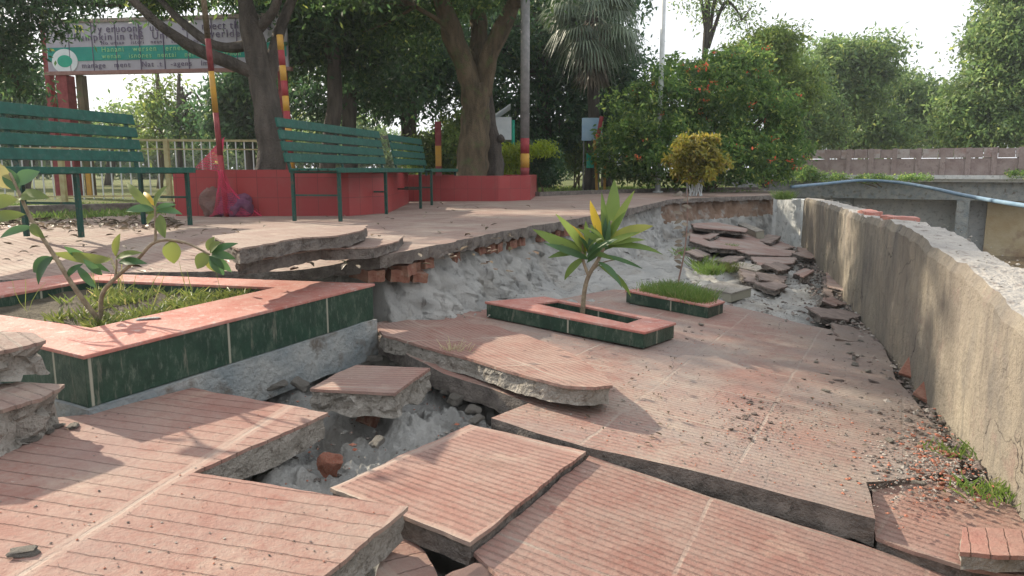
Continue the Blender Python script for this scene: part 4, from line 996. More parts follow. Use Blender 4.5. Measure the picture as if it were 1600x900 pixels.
bgtree(950, 20, [(965, 120, 20, .8, 1, 1.0), (940, 190, 20, 1.0, .8, .9), (900, 60, 20.5, 1.4, 1, 1.2)], 0, .18, 100, n=230, leaf=.22, label='dark round tree right behind the palm', seed=7)
bgtree(760, 22, [(770, 60, 22, 2.6, 1.5, 1.8), (560, 0, 21, 2.6, 1.5, 1.6), (880, -20, 22, 2.4, 1.5, 1.4)], 0, .25, 60, n=190, leaf=.27, label='tall dark tree directly behind the forked tree', seed=8, sub=.8)
bgtree(395, 17, [(385, 160, 17, .7, .7, .7), (370, 190, 17, .6, .6, .5), (410, 130, 17, .6, .5, .5)], 0, .12, 130, n=170, leaf=.2, label='round dark green tree behind the left tree trunk', seed=9)
bgtree(250, 20, [(250, 150, 20, .5, .6, .7), (265, 190, 20, .6, .5, .6), (240, 215, 20, .5, .5, .4)], -5, .09, 110, mat='leaf_light', n=48, per=36, leaf=.2, label='thin pale young tree seen beneath the banner', seed=10, bark='bark')
bgtree(285, 19, [(290, 180, 19, .5, .5, .6), (330, 200, 19, .7, .5, .5), (300, 215, 19, .6, .5, .4)], -5, .07, 115, mat='leaf_mango', n=40, per=32, leaf=.2, label='slender tree with a bare top beneath the banner', seed=11)
bgtree(170, 24, [(165, 190, 24, 1.2, 1, .8), (200, 205, 24, 1, 1, .7), (130, 215, 24, 1.2, 1, .5), (430, 190, 24, 1.2, 1, .8)], 0, .14, 190, mat='leaf_far', n=70, per=36, leaf=.24, label='hazy low tree far off under the left end of the banner', seed=12)
bgtree(-60, 9.5, [(-20, 80, 9.6, .5, .6, .5), (30, 140, 9.8, .2, .4, .18), (-60, 10, 9.4, 1.0, .9, .6), (40, -5, 9.6, .7, .6, .2), (190, -8, 9.8, .8, .5, .13), (75, 40, 9.7, .22, .3, .12)], 0, .14, 30, n=170, per=45, leaf=.12, sub=.3, label='overhanging tree whose leaves fill the upper left corner', seed=13, mat='leaf_dark')
bgtree(40, 20, [(30, 150, 20, 1.3, 1, .8), (-40, 190, 20, 1.5, 1, .9), (90, 200, 20, .7, .8, .5)], 0, .14, 170, mat='leaf_dark', n=160, leaf=.22, label='tree beyond the far left bench seen between its slats', seed=14)
bgtree(700, 19, [(700, 235, 16, .9, .6, .5), (670, 250, 16, .6, .5, .4), (730, 200, 16.5, .5, .5, .3)], 0, .05, 200, mat='leaf_light', n=150, per=45, leaf=.14, sub=.35, label='light green shrubby tree left of the forked trunk', seed=15, tw=20)
# right background
bgtree(1110, 22, [(1130, 15, 22, .9, .6, .6), (1080, 0, 22, .7, .6, .5), (1160, 30, 22, .5, .5, .35), (1110, -50, 22, 1.6, 1, .7)], -5, .11, 0, mat='leaf_far', n=70, per=26, leaf=.16, label='thin tall airy tree rising behind the flowering bush', seed=16, sub=.5, group='trees by the river')
bgtree(1195, 21, [(1190, 80, 21, 1.0, .8, .5), (1160, 120, 21, 1.0, .8, .6), (1215, 60, 21, .6, .6, .3), (1230, 140, 21, .9, .8, .8)], 0, .12, 100, mat='leaf_light', n=240, per=45, leaf=.18, label='yellow-green tree rising above the right of the flowering bush', seed=17, sub=.5, group='trees by the river')
bgtree(1318, 34, [(1340, 80, 34, 1.9, 1.3, .5), (1300, 110, 34, 1.5, 1.3, .8), (1270, 140, 34, 1.5, 1, .9), (1330, 150, 34, 1.5, 1, .9), (1370, 110, 34, .9, .8, .5)], -4, .22, 110, mat='leaf_far', n=300, per=45, leaf=.32, label='umbrella-topped tree with a bare trunk beyond the bridge', seed=18, sub=.85, group='trees by the river')
bgtree(1400, 38, [(1400, 160, 38, 2.3, 1.5, 1.4), (1350, 190, 37, 1.8, 1.5, 1.2), (1440, 180, 38, 1.2, 1, 1.4), (1370, 215, 36, 2, 1, .6)], 0, .2, 190, mat='leaf_far', n=420, per=45, leaf=.34, label='broad hazy tree beyond the middle of the bridge', seed=19, sub=.95, group='trees by the river')
bgtree(1260, 30, [(1255, 170, 30, 1.2, 1, 1.2), (1275, 210, 30, 1.2, 1, .7), (1230, 120, 30, 1.0, 1, .9)], 0, .14, 170, mat='leaf_far', n=220, per=45, leaf=.28, label='grey-green tree beyond the left end of the bridge', seed=20, sub=.8, group='trees by the river')
bgtree(1600, 27, [(1590, 60, 27, 1.8, 1.5, 1.4), (1555, 150, 27, 1.7, 1.3, 1.2), (1620, 170, 27, 2, 1.5, 1.4), (1540, 205, 26.5, 1.1, 1, .6), (1620, -30, 27, 1.8, 1.3, 1.1), (1500, 190, 27, .6, .8, .8)], 10, .25, 80, mat='leaf_far', n=760, per=50, leaf=.27, label='big leafy tree beyond the bridge at the right edge', seed=21, sub=.7, group='trees by the river')
bgtree(1540, 44, [(1480, 195, 44, 2, 1.5, 1.4), (1430, 205, 44, 2, 1.5, 1)], 0, .2, 190, mat='leaf_far', n=150, per=45, leaf=.36, label='small far tree in the gap left of the big right tree', seed=22, sub=.9, group='trees by the river')

bgtree(560, 40, [(420, 235, 40, 3, 1.5, 1.1), (520, 225, 40, 3, 1.5, 1.6), (620, 240, 40, 2.6, 1.5, 1.0), (700, 245, 38, 2, 1.5, .9), (760, 225, 40, 2.5, 1.5, 1.6), (860, 240, 40, 3, 1.5, 1.2)], 0, .3, 200, mat='leaf_far', n=420, leaf=.4, label='long low belt of far trees glimpsed behind the benches', seed=40, sub=.9, tw=10)
bgtree(120, 42, [(20, 240, 42, 3, 1.5, 1.2), (120, 235, 42, 3, 1.5, 1.3), (220, 245, 42, 3, 1.5, 1.1), (320, 238, 42, 3, 1.5, 1.2)], 0, .3, 200, mat='leaf_far', n=300, leaf=.4, label='long low belt of far trees seen through the left railing', seed=41, sub=.9, tw=10)
# ---- bushes
def bush(name, label, px, Y, clumps, n, per, leaf, mat, seed, sub=.3, stems=8, bark='bark', sr=.02, flowers=0, fl=None, cat='bush'):
    b = pv(px, 292, Y); b.z = -.03; root = empty(name, b, label, cat)
    cl = [(Py(c[0], c[1], c[2]) - b, c[3], c[4], c[5]) for c in clumps]
    o, C = crown_mesh('foliage', cl, n, per, leaf, M[mat], root, seed, sub)
    mb = MB(); rnd = random.Random(seed)
    for i in range(stems):
        t = Vector(C[rnd.randrange(len(C))]); s = Vector((rnd.uniform(-.15, .15), rnd.uniform(-.15, .15), 0))
        mb.tube(smooth_path([s, s * .5 + t * .5 + Vector((0, 0, .1)), t], 4), lerp_list([sr, sr * .4], 9), 6, cap=False)
    mb.build('stems', M[bark], root, smooth=True)
    if flowers:
        rg = np.random.default_rng(seed + 5)
        fc = []
        for c in cl:
            d = rg.normal(size=(60, 3)); d /= np.linalg.norm(d, axis=1)[:, None]; d[:, 1] = -abs(d[:, 1]); fc += [Vector(c[0]) + Vector(x * np.array([c[1], c[2], c[3]]) * 1.05) for x in d]
        rnd.shuffle(fc); mbf = MB()
        for p in fc[:flowers]:
            for _ in range(9):
                q0 = p + Vector((rnd.gauss(0, .04), rnd.gauss(0, .04), rnd.gauss(0, .03))); leaf_blade(mbf, q0, q0 + Vector((rnd.gauss(0, .03), rnd.gauss(0, .03), rnd.gauss(.02, .03))) * 1.0, .045, n=2)
        mbf.build('flowers', fl, root)['kind'] = 'stuff'
    return root
bush('flowering_bush', 'huge rounded green bush dotted with orange-red flowers', 1100, 16,
     [(1000, 190, 15.6, .75, .9, .75), (970, 240, 15.4, .55, .7, .5), (1060, 150, 15.8, .9, 1, .8), (1130, 150, 15.8, 1.0, 1, .85), (1090, 225, 15.3, 1.2, .9, .85), (1180, 190, 15.8, .9, .9, .9), (1215, 235, 15.6, .55, .8, .6), (1160, 250, 15.2, .9, .7, .5), (1030, 255, 15.3, .8, .7, .4), (1170, 100, 16, .5, .5, .4), (1100, 110, 16, .5, .5, .3)],
     800, 40, .15, 'leaf_bush', 30, .3, 30, flowers=60, fl=M['flower'])
bush('croton_bush', 'compact yellow-orange croton bush with pale stems', 1088, 13.2, [(1075, 225, 13.2, .2, .3, .15), (1104, 222, 13.2, .2, .3, .16), (1088, 242, 13.0, .35, .35, .16), (1060, 252, 13.1, .2, .3, .2), (1116, 255, 13.1, .18, .3, .2), (1086, 268, 13, .36, .3, .14)], 120, 36, .13, 'leaf_croton', 31, .13, 16, 'white_pole', .012)
bush('garden_bush', 'round lime-topped dark bush right of the grey pole', 840, 14.5, [(840, 240, 14.5, .42, .4, .2), (845, 262, 14.6, .45, .4, .35)], 160, 50, .09, 'leaf_dark', 32, .2, 8)
bush('lime_bush', 'bright lime-yellow shrub between the forked tree and the pole', 805, 14, [(800, 240, 14, .4, .3, .18), (840, 232, 14.1, .34, .3, .12), (790, 258, 13.9, .3, .3, .2)], 110, 45, .08, 'leaf_lime', 33, .16, 6)
bush('far_shrub', 'pale shrub beyond the lawn between the signs', 900, 19, [(905, 250, 19, .6, .4, .3), (925, 240, 19, .5, .4, .4)], 90, 40, .1, 'leaf_light', 34, .2, 6)
bush('creeper', 'green creeper hanging over the bridge edge', 1370, 21.5, [(1290, 276, 21.3, .9, .2, .09), (1360, 278, 21.2, .9, .2, .07), (1258, 270, 21.4, .3, .3, .2), (1430, 277, 21, .5, .2, .05), (1590, 272, 20.3, .3, .2, .08)], 110, 45, .09, 'leaf_bush', 35, .15, 2, cat='creeper')

# ---- fan palm
def palm():
    Yp = 17.; b = pv(924, 290, Yp); b.z = -.03
    root = empty('fan_palm', b, 'tall fan palm with a shaggy skirt of dead fronds', 'palm'); mb = MB()
    top = pv(926, 30, Yp) - b
    pp = smooth_path([Vector(), top * .5 + Vector((.04, 0, 0)), top], 10); mb.tube(pp, lerp_list([.17, .13, .14], len(pp)), 12, rough=.2); mb.build('trunk', M['bark_dark'], root, smooth=True)
    def frond(mbx, origin, dirv, L, R_, nseg, wdt, droop):
        d = dirv.normalized(); hub = origin + d * L; mbx.tube(smooth_path([origin, origin + d * L * .5 + Vector((0, 0, .05)), hub], 2), .012, 4, cap=False)
        side = d.cross(Vector((0, 0, 1)));  side = side.normalized() if side.length > .05 else Vector((1, 0, 0))
        for k in range(nseg):
            a = -1.35 + 2.7 * k / (nseg - 1); v = (d * math.cos(a) + side * math.sin(a)).normalized()
            tip = hub + v * R_ * random.uniform(.85, 1.05) + Vector((0, 0, -droop * R_ * random.uniform(.7, 1.2)))
            mid = hub + v * R_ * .55; s2 = v.cross(Vector((0, .2, 1))).normalized() * wdt
            mbx.add([hub, mid - s2, mid + s2, tip], [(0, 1, 2), (1, 3, 2)])
    g = MB(); dd = MB()
    for i in range(54):
        a = i * 2.399; el = random.uniform(-.75, 1.1); v = Vector((math.cos(a) * math.cos(el), math.sin(a) * math.cos(el), math.sin(el)))
        frond(g, top + Vector((0, 0, random.uniform(-.2, .2))), v, random.uniform(.5, .8), random.uniform(.55, .75), 18, .022, random.uniform(.35, .9))
    for i in range(40):
        a = i * 2.399; z = random.uniform(-.2, .9); v = Vector((math.cos(a) * .6, math.sin(a) * .6, -1))
        frond(dd, top - Vector((0, 0, z)), v, random.uniform(.15, .35), random.uniform(.35, .6), 12, .02, .35)
    g.build('crown', M['leaf_palm'], root); dd.build('dead_fronds', M['leaf_dead'], root)
palm()

# ------------------------------------------------------------------ poles, posts, signs
def striped(name, a, b, r, bands, label, cat='pole', square=False):
    """bands: list of (t0,t1,mat) along a->b; body is the thing, the paint bands its parts"""
    a = Vector(a); b = Vector(b); root = empty(name, a, label, cat)
    for t0, t1, m, nm in bands:
        mb = MB(); p = (b - a) * t0; q_ = (b - a) * t1
        if square: mb.beam(p, q_, 2 * r, 2 * r)
        else: mb.tube([p, q_], r, 14)
        mb.build(nm, M[m], root, smooth=not square)
    return root
p = pv(820, 290, 11.65); a = Vector((p.x, p.y, 0)); top = pv(820, -60, 11.65); H = top.z
zz = lambda y, Y: Py(820, y, Y).z
bt = [zz(y, 11.65) / H for y in (273, 262, 240, 216)]
striped('utility_pole', a, (a.x, a.y, H), .07, [(0, bt[0], 'red_paint', 'paint_band'), (bt[0], bt[1], 'dark_red', 'paint_band'), (bt[1], bt[2], 'yellow_paint', 'paint_band'), (bt[2], bt[3], 'red_paint', 'paint_band'), (bt[3], 1, 'steel', 'shaft')], 'grey steel utility pole with red and yellow bands at its foot')
p = pv(1028, 292, 15.2); t_ = pv(1028, -40, 15.2)
mb = MB(); mb.tube([(0, 0, 0), (0, 0, t_.z * .55), (0, 0, t_.z)], [.055, .05, .045], 12); mb.tube([(0, 0, t_.z * .5), (0, 0, t_.z * .5 + .03)], .062, 12); mb.tube([(0, 0, 0), (0, 0, .05)], .1, 12)
o = mb.build('lamp_pole', M['white_pole'], smooth=True); o.location = (p.x, p.y, -.02); tag(o, 'slim pale metal pole in front of the flowering bush', 'pole')
a = Vector((*q(458, 7.5), .44)); t_ = pv(437, 55, 7.6)
n = 9; bands = [(i / n, (i + 1) / n, ('yellow_paint', 'red_paint')[i % 2], 'paint_band') for i in range(n)]
striped('striped_post', a, t_, .032, bands, 'thin post painted in red and yellow stripes at the left tree')
a = Vector((*q(352, 7.2), 0)); t_ = pv(314, -40, 7.0)
bands = [(0, .27, 'red_paint', 'paint_band'), (.27, .45, 'dark_red', 'paint_band'), (.45, .62, 'yellow_paint', 'paint_band'), (.62, .75, 'dark_red', 'paint_band'), (.75, 1, 'bark', 'shaft')]
LP0, LP1 = a, t_
striped('leaning_pole', a, t_, .026, bands, 'leaning slim red and yellow pole holding the red net')
a = Vector((*q(686, 12.8), .2)); t_ = pv(685, 190, 12.8)
striped('short_post', a, (a.x, a.y, t_.z), .05, [(0, .3, 'dark_red', 'paint_band'), (.3, .62, 'yellow_paint', 'paint_band'), (.62, 1, 'dark_red', 'paint_band')], 'short red and yellow concrete post left of the forked trunk', 'post', True)
# notice boards near the lawn
root = empty('notice_stand', Vector((*q(937, 15.6), 0)), 'slanting red and yellow post frame with small signs by the lawn', 'sign post'); R0 = Vector(root.location)
mb = MB(); mb.beam((-.06, 0, 0), pv(929, 218, 15.6) - R0, .05, .05); mb.beam((.1, 0, 0), pv(946, 225, 15.6) - R0, .05, .05); mb.build('post', M['yellow_paint'], root)
mb = MB(); mb.beam(pv(934, 215, 15.6) - R0, pv(940, 182, 15.6) - R0, .1, .07); mb.build('post', M['red_paint'], root)
c = pv(947, 243, 15.5) - R0; mb = MB(); mb.box(c, (.18, .01, .09), Matrix.Rotation(R(-35), 3, 'X')); mb.build('board', M['white_board'], root)
c = pv(922, 251, 15.55) - R0; mb = MB(); mb.box(c, (.075, .015, .15)); mb.build('box', M['sign_green'], root)
c = pv(925, 202, 16.2); root = empty('blue_board', (c.x, c.y, 0), 'pale blue board on two posts behind the slanting sign post', 'board')
mb = MB(); mb.box((0, 0, c.z), (.22, .012, .24)); mb.build('panel', M['sign_blue'], root)
for s in (-.17, .17):
    mb = MB(); mb.tube([(s, .03, 0), (s, .03, c.z + .1)], .015, 6); mb.build('post', M['steel'], root)
# hut with white roof behind the forked tree
c = pv(782, 200, 15); root = empty('garden_kiosk', (c.x, c.y, 0), 'small kiosk with pale slanting roof and green post behind the forked tree', 'kiosk')
mb = MB(); mb.box((0, .2, c.z - .02), (.22, .4, .22)); mb.build('wall', M['white_board'], root)
mb = MB(); mb.add([(-.25, -.3, c.z + .15), (.2, -.3, c.z + .45), (.2, .8, c.z + .45), (-.25, .8, c.z + .15), (-.25, -.3, c.z + .12), (.2, -.3, c.z + .42), (.2, .8, c.z + .42), (-.25, .8, c.z + .12)], [(0, 1, 2, 3), (7, 6, 5, 4), (0, 4, 5, 1), (1, 5, 6, 2), (2, 6, 7, 3), (3, 7, 4, 0)]); mb.build('roof', M['white_board'], root)
for x in (-.2, .25):
    mb = MB(); mb.tube([(x, -.1, 0), (x, -.1, c.z + .15)], .035, 8); mb.build('post', M['sign_green'], root)

# ------------------------------------------------------------------ banner gateway
def gateway():
    Yg = 13.; a = pv(78, 118, Yg); b = pv(452, 118, Yg - .6); a2 = pv(78, 32, Yg); zt = a2.z; zb = a.z
    c = Vector((a.x, a.y, 0)); root = empty('banner_gateway', c, 'wide tiled banner with green band on red posts over the entrance', 'gateway')
    d = Vector((b.x - a.x, b.y - a.y, 0)); L = d.length; d.normalize(); nrm = Vector((d.y, -d.x, 0)); rot = Matrix((d, -nrm, Vector((0, 0, 1)))).transposed()
    rot = Matrix(((d.x, nrm.x * -1, 0), (d.y, nrm.y * -1, 0), (0, 0, 1)))
    def bx(nm, s0, s1, z0, z1, off, th, mat):
        mb = MB(); ctr = d * ((s0 + s1) / 2) + nrm * off + Vector((0, 0, (z0 + z1) / 2)); mb.box(ctr, ((s1 - s0) / 2, th / 2, (z1 - z0) / 2), rot); return mb.build(nm, M[mat], root)
    h = zt - zb; z = lambda f: zb + h * f
    panel = bx('panel', 0, L, zb + .06, zt - .06, 0, .04, 'banner_white')
    bx('green_band', .02, L - .02, z(.25), z(.50), .024, .006, 'banner_green')
    bx('frame', -.05, L + .05, zt - .06, zt, .0, .09, 'dark_stone'); bx('frame', -.05, L + .05, zb, zb + .06, .0, .09, 'frame_brown')
    for i in range(1, 10):
        mb = MB(); mb.box(d * (L * i / 10) + nrm * .0295 + Vector((0, 0, (zt + zb) / 2)), (.006, .003, h / 2 - .06), rot); mb.build('seam', M['letter_dark'], root)
    mb = MB(); ctr = d * .33 + nrm * .031 + Vector((0, 0, z(.25)))
    vs = [ctr] + [ctr + d * .24 * math.cos(t) + Vector((0, 0, .2 * math.sin(t))) for t in np.linspace(0, 2 * math.pi, 33)[:-1]]
    mb.add(vs, [(0, 1 + i, 1 + (i + 1) % 32) for i in range(32)]); mb.build('emblem', M['white_board'], root)
    mb = MB(); ctr += nrm * .003; vs = [ctr] + [ctr + d * .14 * math.cos(t) + Vector((0, 0, .1 * math.sin(t))) for t in np.linspace(0, 2 * math.pi, 33)[:-1]]
    mb.add(vs, [(0, 1 + i, 1 + (i + 1) % 32) for i in range(32)]); mb.build('emblem', M['sign_green'], root)
    def text(s, s0, zc, size, mat, wide=1.):
        cu = bpy.data.curves.new('t', 'FONT'); cu.body = s; cu.size = size; cu.space_character = wide; cu.extrude = .002
        to = bpy.data.objects.new('lettering', cu); COL.objects.link(to); dg = bpy.context.evaluated_depsgraph_get(); me = bpy.data.meshes.new_from_object(to.evaluated_get(dg))
        COL.objects.unlink(to); bpy.data.objects.remove(to); me.materials.clear(); me.materials.append(M[mat])
        o = bpy.data.objects.new('lettering', me); link(o, root)
        o.matrix_local = Matrix.Translation(d * s0 + nrm * .034 + Vector((0, 0, zc))) @ Matrix(((d.x, 0, nrm.x), (d.y, 0, nrm.y), (0, 1, 0))).to_4x4()
    k = L / 4.2
    text('TR', .52 * k, z(.76), .17, 'letter_yellow'); text('Ty eruoong  uong   to   roect the   oug', .85 * k, z(.75), .17, 'letter_dark', 1.15)
    text('Pumpkin in the  Univ         werlde', .52 * k, z(.61), .17, 'letter_dark', 1.22)
    text('No unsan   isteri   neans   sotel   nearest', 1.0 * k, z(.53), .085, 'letter_dark', 1.3)
    text('Hanani   wersen   erneen    bersene   onerser', 1.0 * k, z(.40), .12, 'letter_green', 1.25)
    text('wenan   isnones  nentai   neroers   iternon', 1.0 * k, z(.285), .11, 'letter_green', 1.25)
    text('manage   ment    Nat .t   -agens   lmeos.lto  p', .62 * k, z(.12), .12, 'letter_dark', 1.25)
    for s, r, m in ((-.08, .05, 'dark_red'), (.22, .10, 'dark_red'), (.52, .06, 'bark'), (L - .15, .06, 'dark_red')):
        mb = MB(); mb.box(d * s + nrm * -.08 + Vector((0, 0, (zb if r != .05 else zt) / 2)), (r, r, (zb if r != .05 else zt) / 2), rot); mb.build('post', M[m], root)
    for s in (.1, .34, .6):
        mb = MB(); mb.box(d * s + nrm * .05 + Vector((0, 0, .25)), (.04, .03, .25), rot); mb.build('post', M['yellow_paint'], root)
gateway()

# ---- metal railing
def railing(P, h, label, mat_rail='rail_pale', gap=.11):
    root = empty('railing', P[0], label, 'fence'); o = Vector(P[0])
    for i in range(len(P) - 1):
        a, b = Vector(P[i]) - o, Vector(P[i + 1]) - o; mb = MB()
        for z in (h,): mb.beam(a + Vector((0, 0, z)), b + Vector((0, 0, z)), .035, .03)
        mb.beam(a + Vector((0, 0, h * .86)), b + Vector((0, 0, h * .86)), .018, .018); mb.beam(a + Vector((0, 0, .1)), b + Vector((0, 0, .1)), .02, .02)
        mb.build('rail', M[mat_rail if i == 99 else mat_rail], root)
        n = int((b - a).length / gap); mb = MB()
        for k in range(1, n):
            p_ = a.lerp(b, k / n); mb.box(p_ + Vector((0, 0, h / 2 + .03)), (.007, .007, h / 2 - .03))
        mb.build('bars', M['white_pole'], root)
        mb = MB(); mb.box(b + Vector((0, 0, h / 2)), (.03, .03, h / 2 + .02)); mb.build('post', M[mat_rail], root)
        if i == 0: mb = MB(); mb.box(a + Vector((0, 0, h / 2)), (.03, .03, h / 2 + .02)); mb.build('post', M[mat_rail], root)
railing([(q(-120, 9.6)[0], 9.6, 0), (q(100, 10)[0], 10, 0), (q(265, 10.4)[0], 10.4, 0), (q(412, 10.6)[0], 10.6, 0)], .86, 'low metal railing with pale bars behind the left bench')
# low kerb behind the left bench and along the lawn
mb = MB(); a = Pz(-60, 336, 0); b = Pz(272, 326, 0); mb.beam(a + Vector((0, 0, .03)), b + Vector((0, 0, .03)), .12, .1); mb.build('kerb', M['mortar_dark'], bevel=.01)['kind'] = 'structure'
mb = MB(); pts_ = [Pz(838, 306.5, 0), Pz(940, 302.5, 0), Pz(1060, 298.5, 0), Pz(1190, 297, 0)]
for a, b in zip(pts_, pts_[1:]): mb.beam(a + Vector((0, 0, .03)), b + Vector((0, 0, .03)), .15, .08)
mb.build('kerb', M['mortar_dark'])['kind'] = 'structure'

# ---- red net with its bundle
def net():
    base = Pz(352, 338, 0); root = empty('net_bag', base, 'red mesh net tied to the leaning pole, sagging to the ground', 'net')
    top = LP0.lerp(LP1, .20) - base + Vector((0, -.03, 0)); n, m = 26, 20; g = []
    for i in range(n + 1):
        t = i / n; row = []
        for k in range(m):
            a = 2 * math.pi * k / m; w_ = .02 + .19 * t ** 1.6 ; dp = .02 + .13 * t
            cx = top.x * (1 - t) + .04 * t; z = top.z * (1 - t) ** 1.1 + .01
            row.append(Vector((cx + math.cos(a) * w_ + (.10 * t ** 3 if math.cos(a) > .7 else 0), top.y * (1 - t) + math.sin(a) * dp, z + .03 * math.sin(3 * a) * t)) + noise.noise_vector(Vector((i * .2, k * .5, 0))) * .02)
        g.append(row)
    mb = MB()
    for i in range(n):
        for k in range(m):
            mb.tube([g[i][k], g[i + 1][(k + 1) % m]],   .0013, 3, cap=False); mb.tube([g[i][(k + 1) % m], g[i + 1][k]],   .0013, 3, cap=False)
    for k in (0, 9): mb.tube([g[i][k] for i in range(n + 1)], .006, 5)
    mb.build('netting', M['net'], root)
    # spare wing of net to the left
    mb = MB(); w0 = pv(350, 215, 7.15) - base; w1 = pv(306, 262, 7.15) - base; w2 = pv(345, 268, 7.15) - base
    for i in range(14):
        t = i / 13; mb.tube([w0.lerp(w1, t), w0.lerp(w2, t) + Vector((0, .02, 0))], .003, 3, cap=False); mb.tube([w0.lerp(w2, t * .2), w1.lerp(w2, t)], .003, 3, cap=False)
    mb.build('netting', M['net'], root)
    for nm, c, s, mt in (('cloth_bundle', (.09, 0, .09), (.20, .13, .13), 'cloth_purple'), ('cloth_bundle', (-.10, -.01, .13), (.13, .11, .16), 'cloth_tan')):
        bm = bmesh.new(); bmesh.ops.create_icosphere(bm, subdivisions=4, radius=1)
        for v in bm.verts:
            f = 1 + .25 * noise.noise(v.co * 2 + Vector(c) * 9) + .12 * noise.noise(v.co * 6); v.co = Vector((v.co.x * s[0], v.co.y * s[1], max(v.co.z, -.8) * s[2])) * f + base + Vector(c)
        me = bpy.data.meshes.new(nm); bm.to_mesh(me); bm.free(); me.materials.append(M[mt]); me.polygons.foreach_set('use_smooth', [True] * len(me.polygons))
        o = bpy.data.objects.new(nm, me); link(o); tag(o, 'crumpled purple cloth bundle lying inside the red net' if mt == 'cloth_purple' else 'tan lump of cloth inside the red net, left of the purple bundle', 'bundle')
net()

# ------------------------------------------------------------------ bridge
def bridge():
    A = pv(1235, 280, 23.5); Bp = pv(1640, 276, 20.0); A.z = Bp.z = 0
    d = (Bp - A); L = d.length; d.normalize(); A = A - d * 1.0; L += 7; nb = Vector((-d.y, d.x, 0))
    root = empty('bridge', A, 'old concrete bridge with a brick-red slotted parapet across the river', 'bridge')
    rot = Matrix(((d.x, nb.x, 0), (d.y, nb.y, 0), (0, 0, 1)))
    def bx(mb, s0, s1, n0, n1, z0, z1, mi=0): mb.box(d * ((s0 + s1) / 2) + nb * ((n0 + n1) / 2) + Vector((0, 0, (z0 + z1) / 2)), ((s1 - s0) / 2, (n1 - n0) / 2, (z1 - z0) / 2), rot, mi)
    zt = pv(1400, 275, 22).z
    mb = MB(); bx(mb, 0, L, 0, 4, zt - .16, zt); bx(mb, 0, L, -.12, .0, zt - .08, zt + .03); mb.build('deck', M['conc_white'], root)
    mb = MB(); bx(mb, 0, L, .25, .6, zt - .68, zt - .162); bx(mb, 0, L, 3.2, 3.55, zt - .68, zt - .162); mb.build('girder', M['plinth'], root)
    m2 = MB(); s = .1
    pm = MB(); random.seed(3); i = 0
    while s < L - .6:
        mb = pm if i % 2 else m2; bx(pm, s, s + .13, .02, .2, zt + .0, zt + .80); 
        s += .62; i += 1
    pm.build('parapet_posts', M['dark_red'] if 0 else M['parapet_a'], root)
    mb = MB(); s = 0; k = 0
    while s < L:
        w_ = random.uniform(.28, .42); bx(mb, s, s + w_ - .012, .04, .18, zt + .52, zt + .78 + random.uniform(-.012, .012), k % 2); s += w_; k += 1
    mb.build('parapet_coping', [M['parapet_a'], M['parapet_b']], root)
    mb = MB(); bx(mb, 0, L, .06, .16, zt + .02, zt + .500); mb.build('parapet_rail', M['parapet_a'], root)
    S5 = (pv(1505, 320, 21.1) - A).dot(d)
    mb = MB(); bx(mb, S5 - .16, S5 + .16, .2, 3.6, -3, zt - .684); mb.build('pier', M['plinth'], root)
    mb = MB(); bx(mb, S5 + .6, L + 2, .9, 1.4, -3, zt - .3); mb.build('abutment', M['abut'], root)
    mb = MB(); bx(mb, -1.2, (pv(1325, 320, 22.6) - A).dot(d), .5, 3.9, -3, zt - .166); mb.build('abutment', M['plinth'], root)
    mb = MB(); bx(mb, -1, S5 + .62, 1.3, 1.6, -3, zt - .17); mb.build('back_wall', M['conc_white'], root)
M['parapet_a'] = m_simple('parapet_a', (.25, .19, .175), (.32, .26, .24), 4, .9, .01, c3=(.2, .15, .14), s3=9)
M['parapet_b'] = m_simple('parapet_b', (.42, .39, .37), (.30, .21, .19), 4, .9, .01, c3=(.25, .2, .18), s3=9)
M['abut'] = m_simple('abut', (.40, .30, .17), (.50, .42, .28), 1.5, .9, .02, c3=(.22, .13, .1), s3=1.2)
bridge()
# blue pipe
P_ = [pv(1236, 292, 15.5), pv(1290, 287, 16.5), pv(1345, 282, 17), pv(1400, 285, 16), pv(1450, 293, 14.5), pv(1500, 304, 13), pv(1560, 315, 11.5), pv(1640, 327, 10)]
mb = MB(); pp = smooth_path([p_ - P_[0] for p_ in P_], 8); mb.tube(pp, .034, 10); o = mb.build('water_pipe', M['blue_pipe'], smooth=True); o.location = P_[0]; tag(o, 'long faded blue pipe spanning the river in front of the bridge', 'pipe')

# debris on the wall top
for k, (s, off, a_, b_, lab) in enumerate(((2.6, .12, .5, .17, 'long pink broken tile strip lying on the river wall top'), (3.9, .12, .5, .14, 'pale pink tile strip farther along the river wall top'))):
    pts = [wall_top(s + sx * a_, off + sy * b_ / 2) + Vector((0, 0, .02)) for sx, sy in ((-.5, -.8), (.4, -1), (.5, .7), (-.4, 1))]
    mb = MB(); l3 = resample(pts, .04); n = len(l3); l3 = [p_ + noise.noise_vector(p_ * 12) * .012 for p_ in l3]
    mb.add([p_ for p_ in l3] + [p_ - Vector((0, 0, .03)) for p_ in l3], [tuple(range(n)), tuple(range(2 * n - 1, n - 1, -1))] + [(i, n + i, n + (i + 1) % n, (i + 1) % n) for i in range(n)])
    tag(mb.build('tile_strip', M['cap']), lab, 'broken tile')

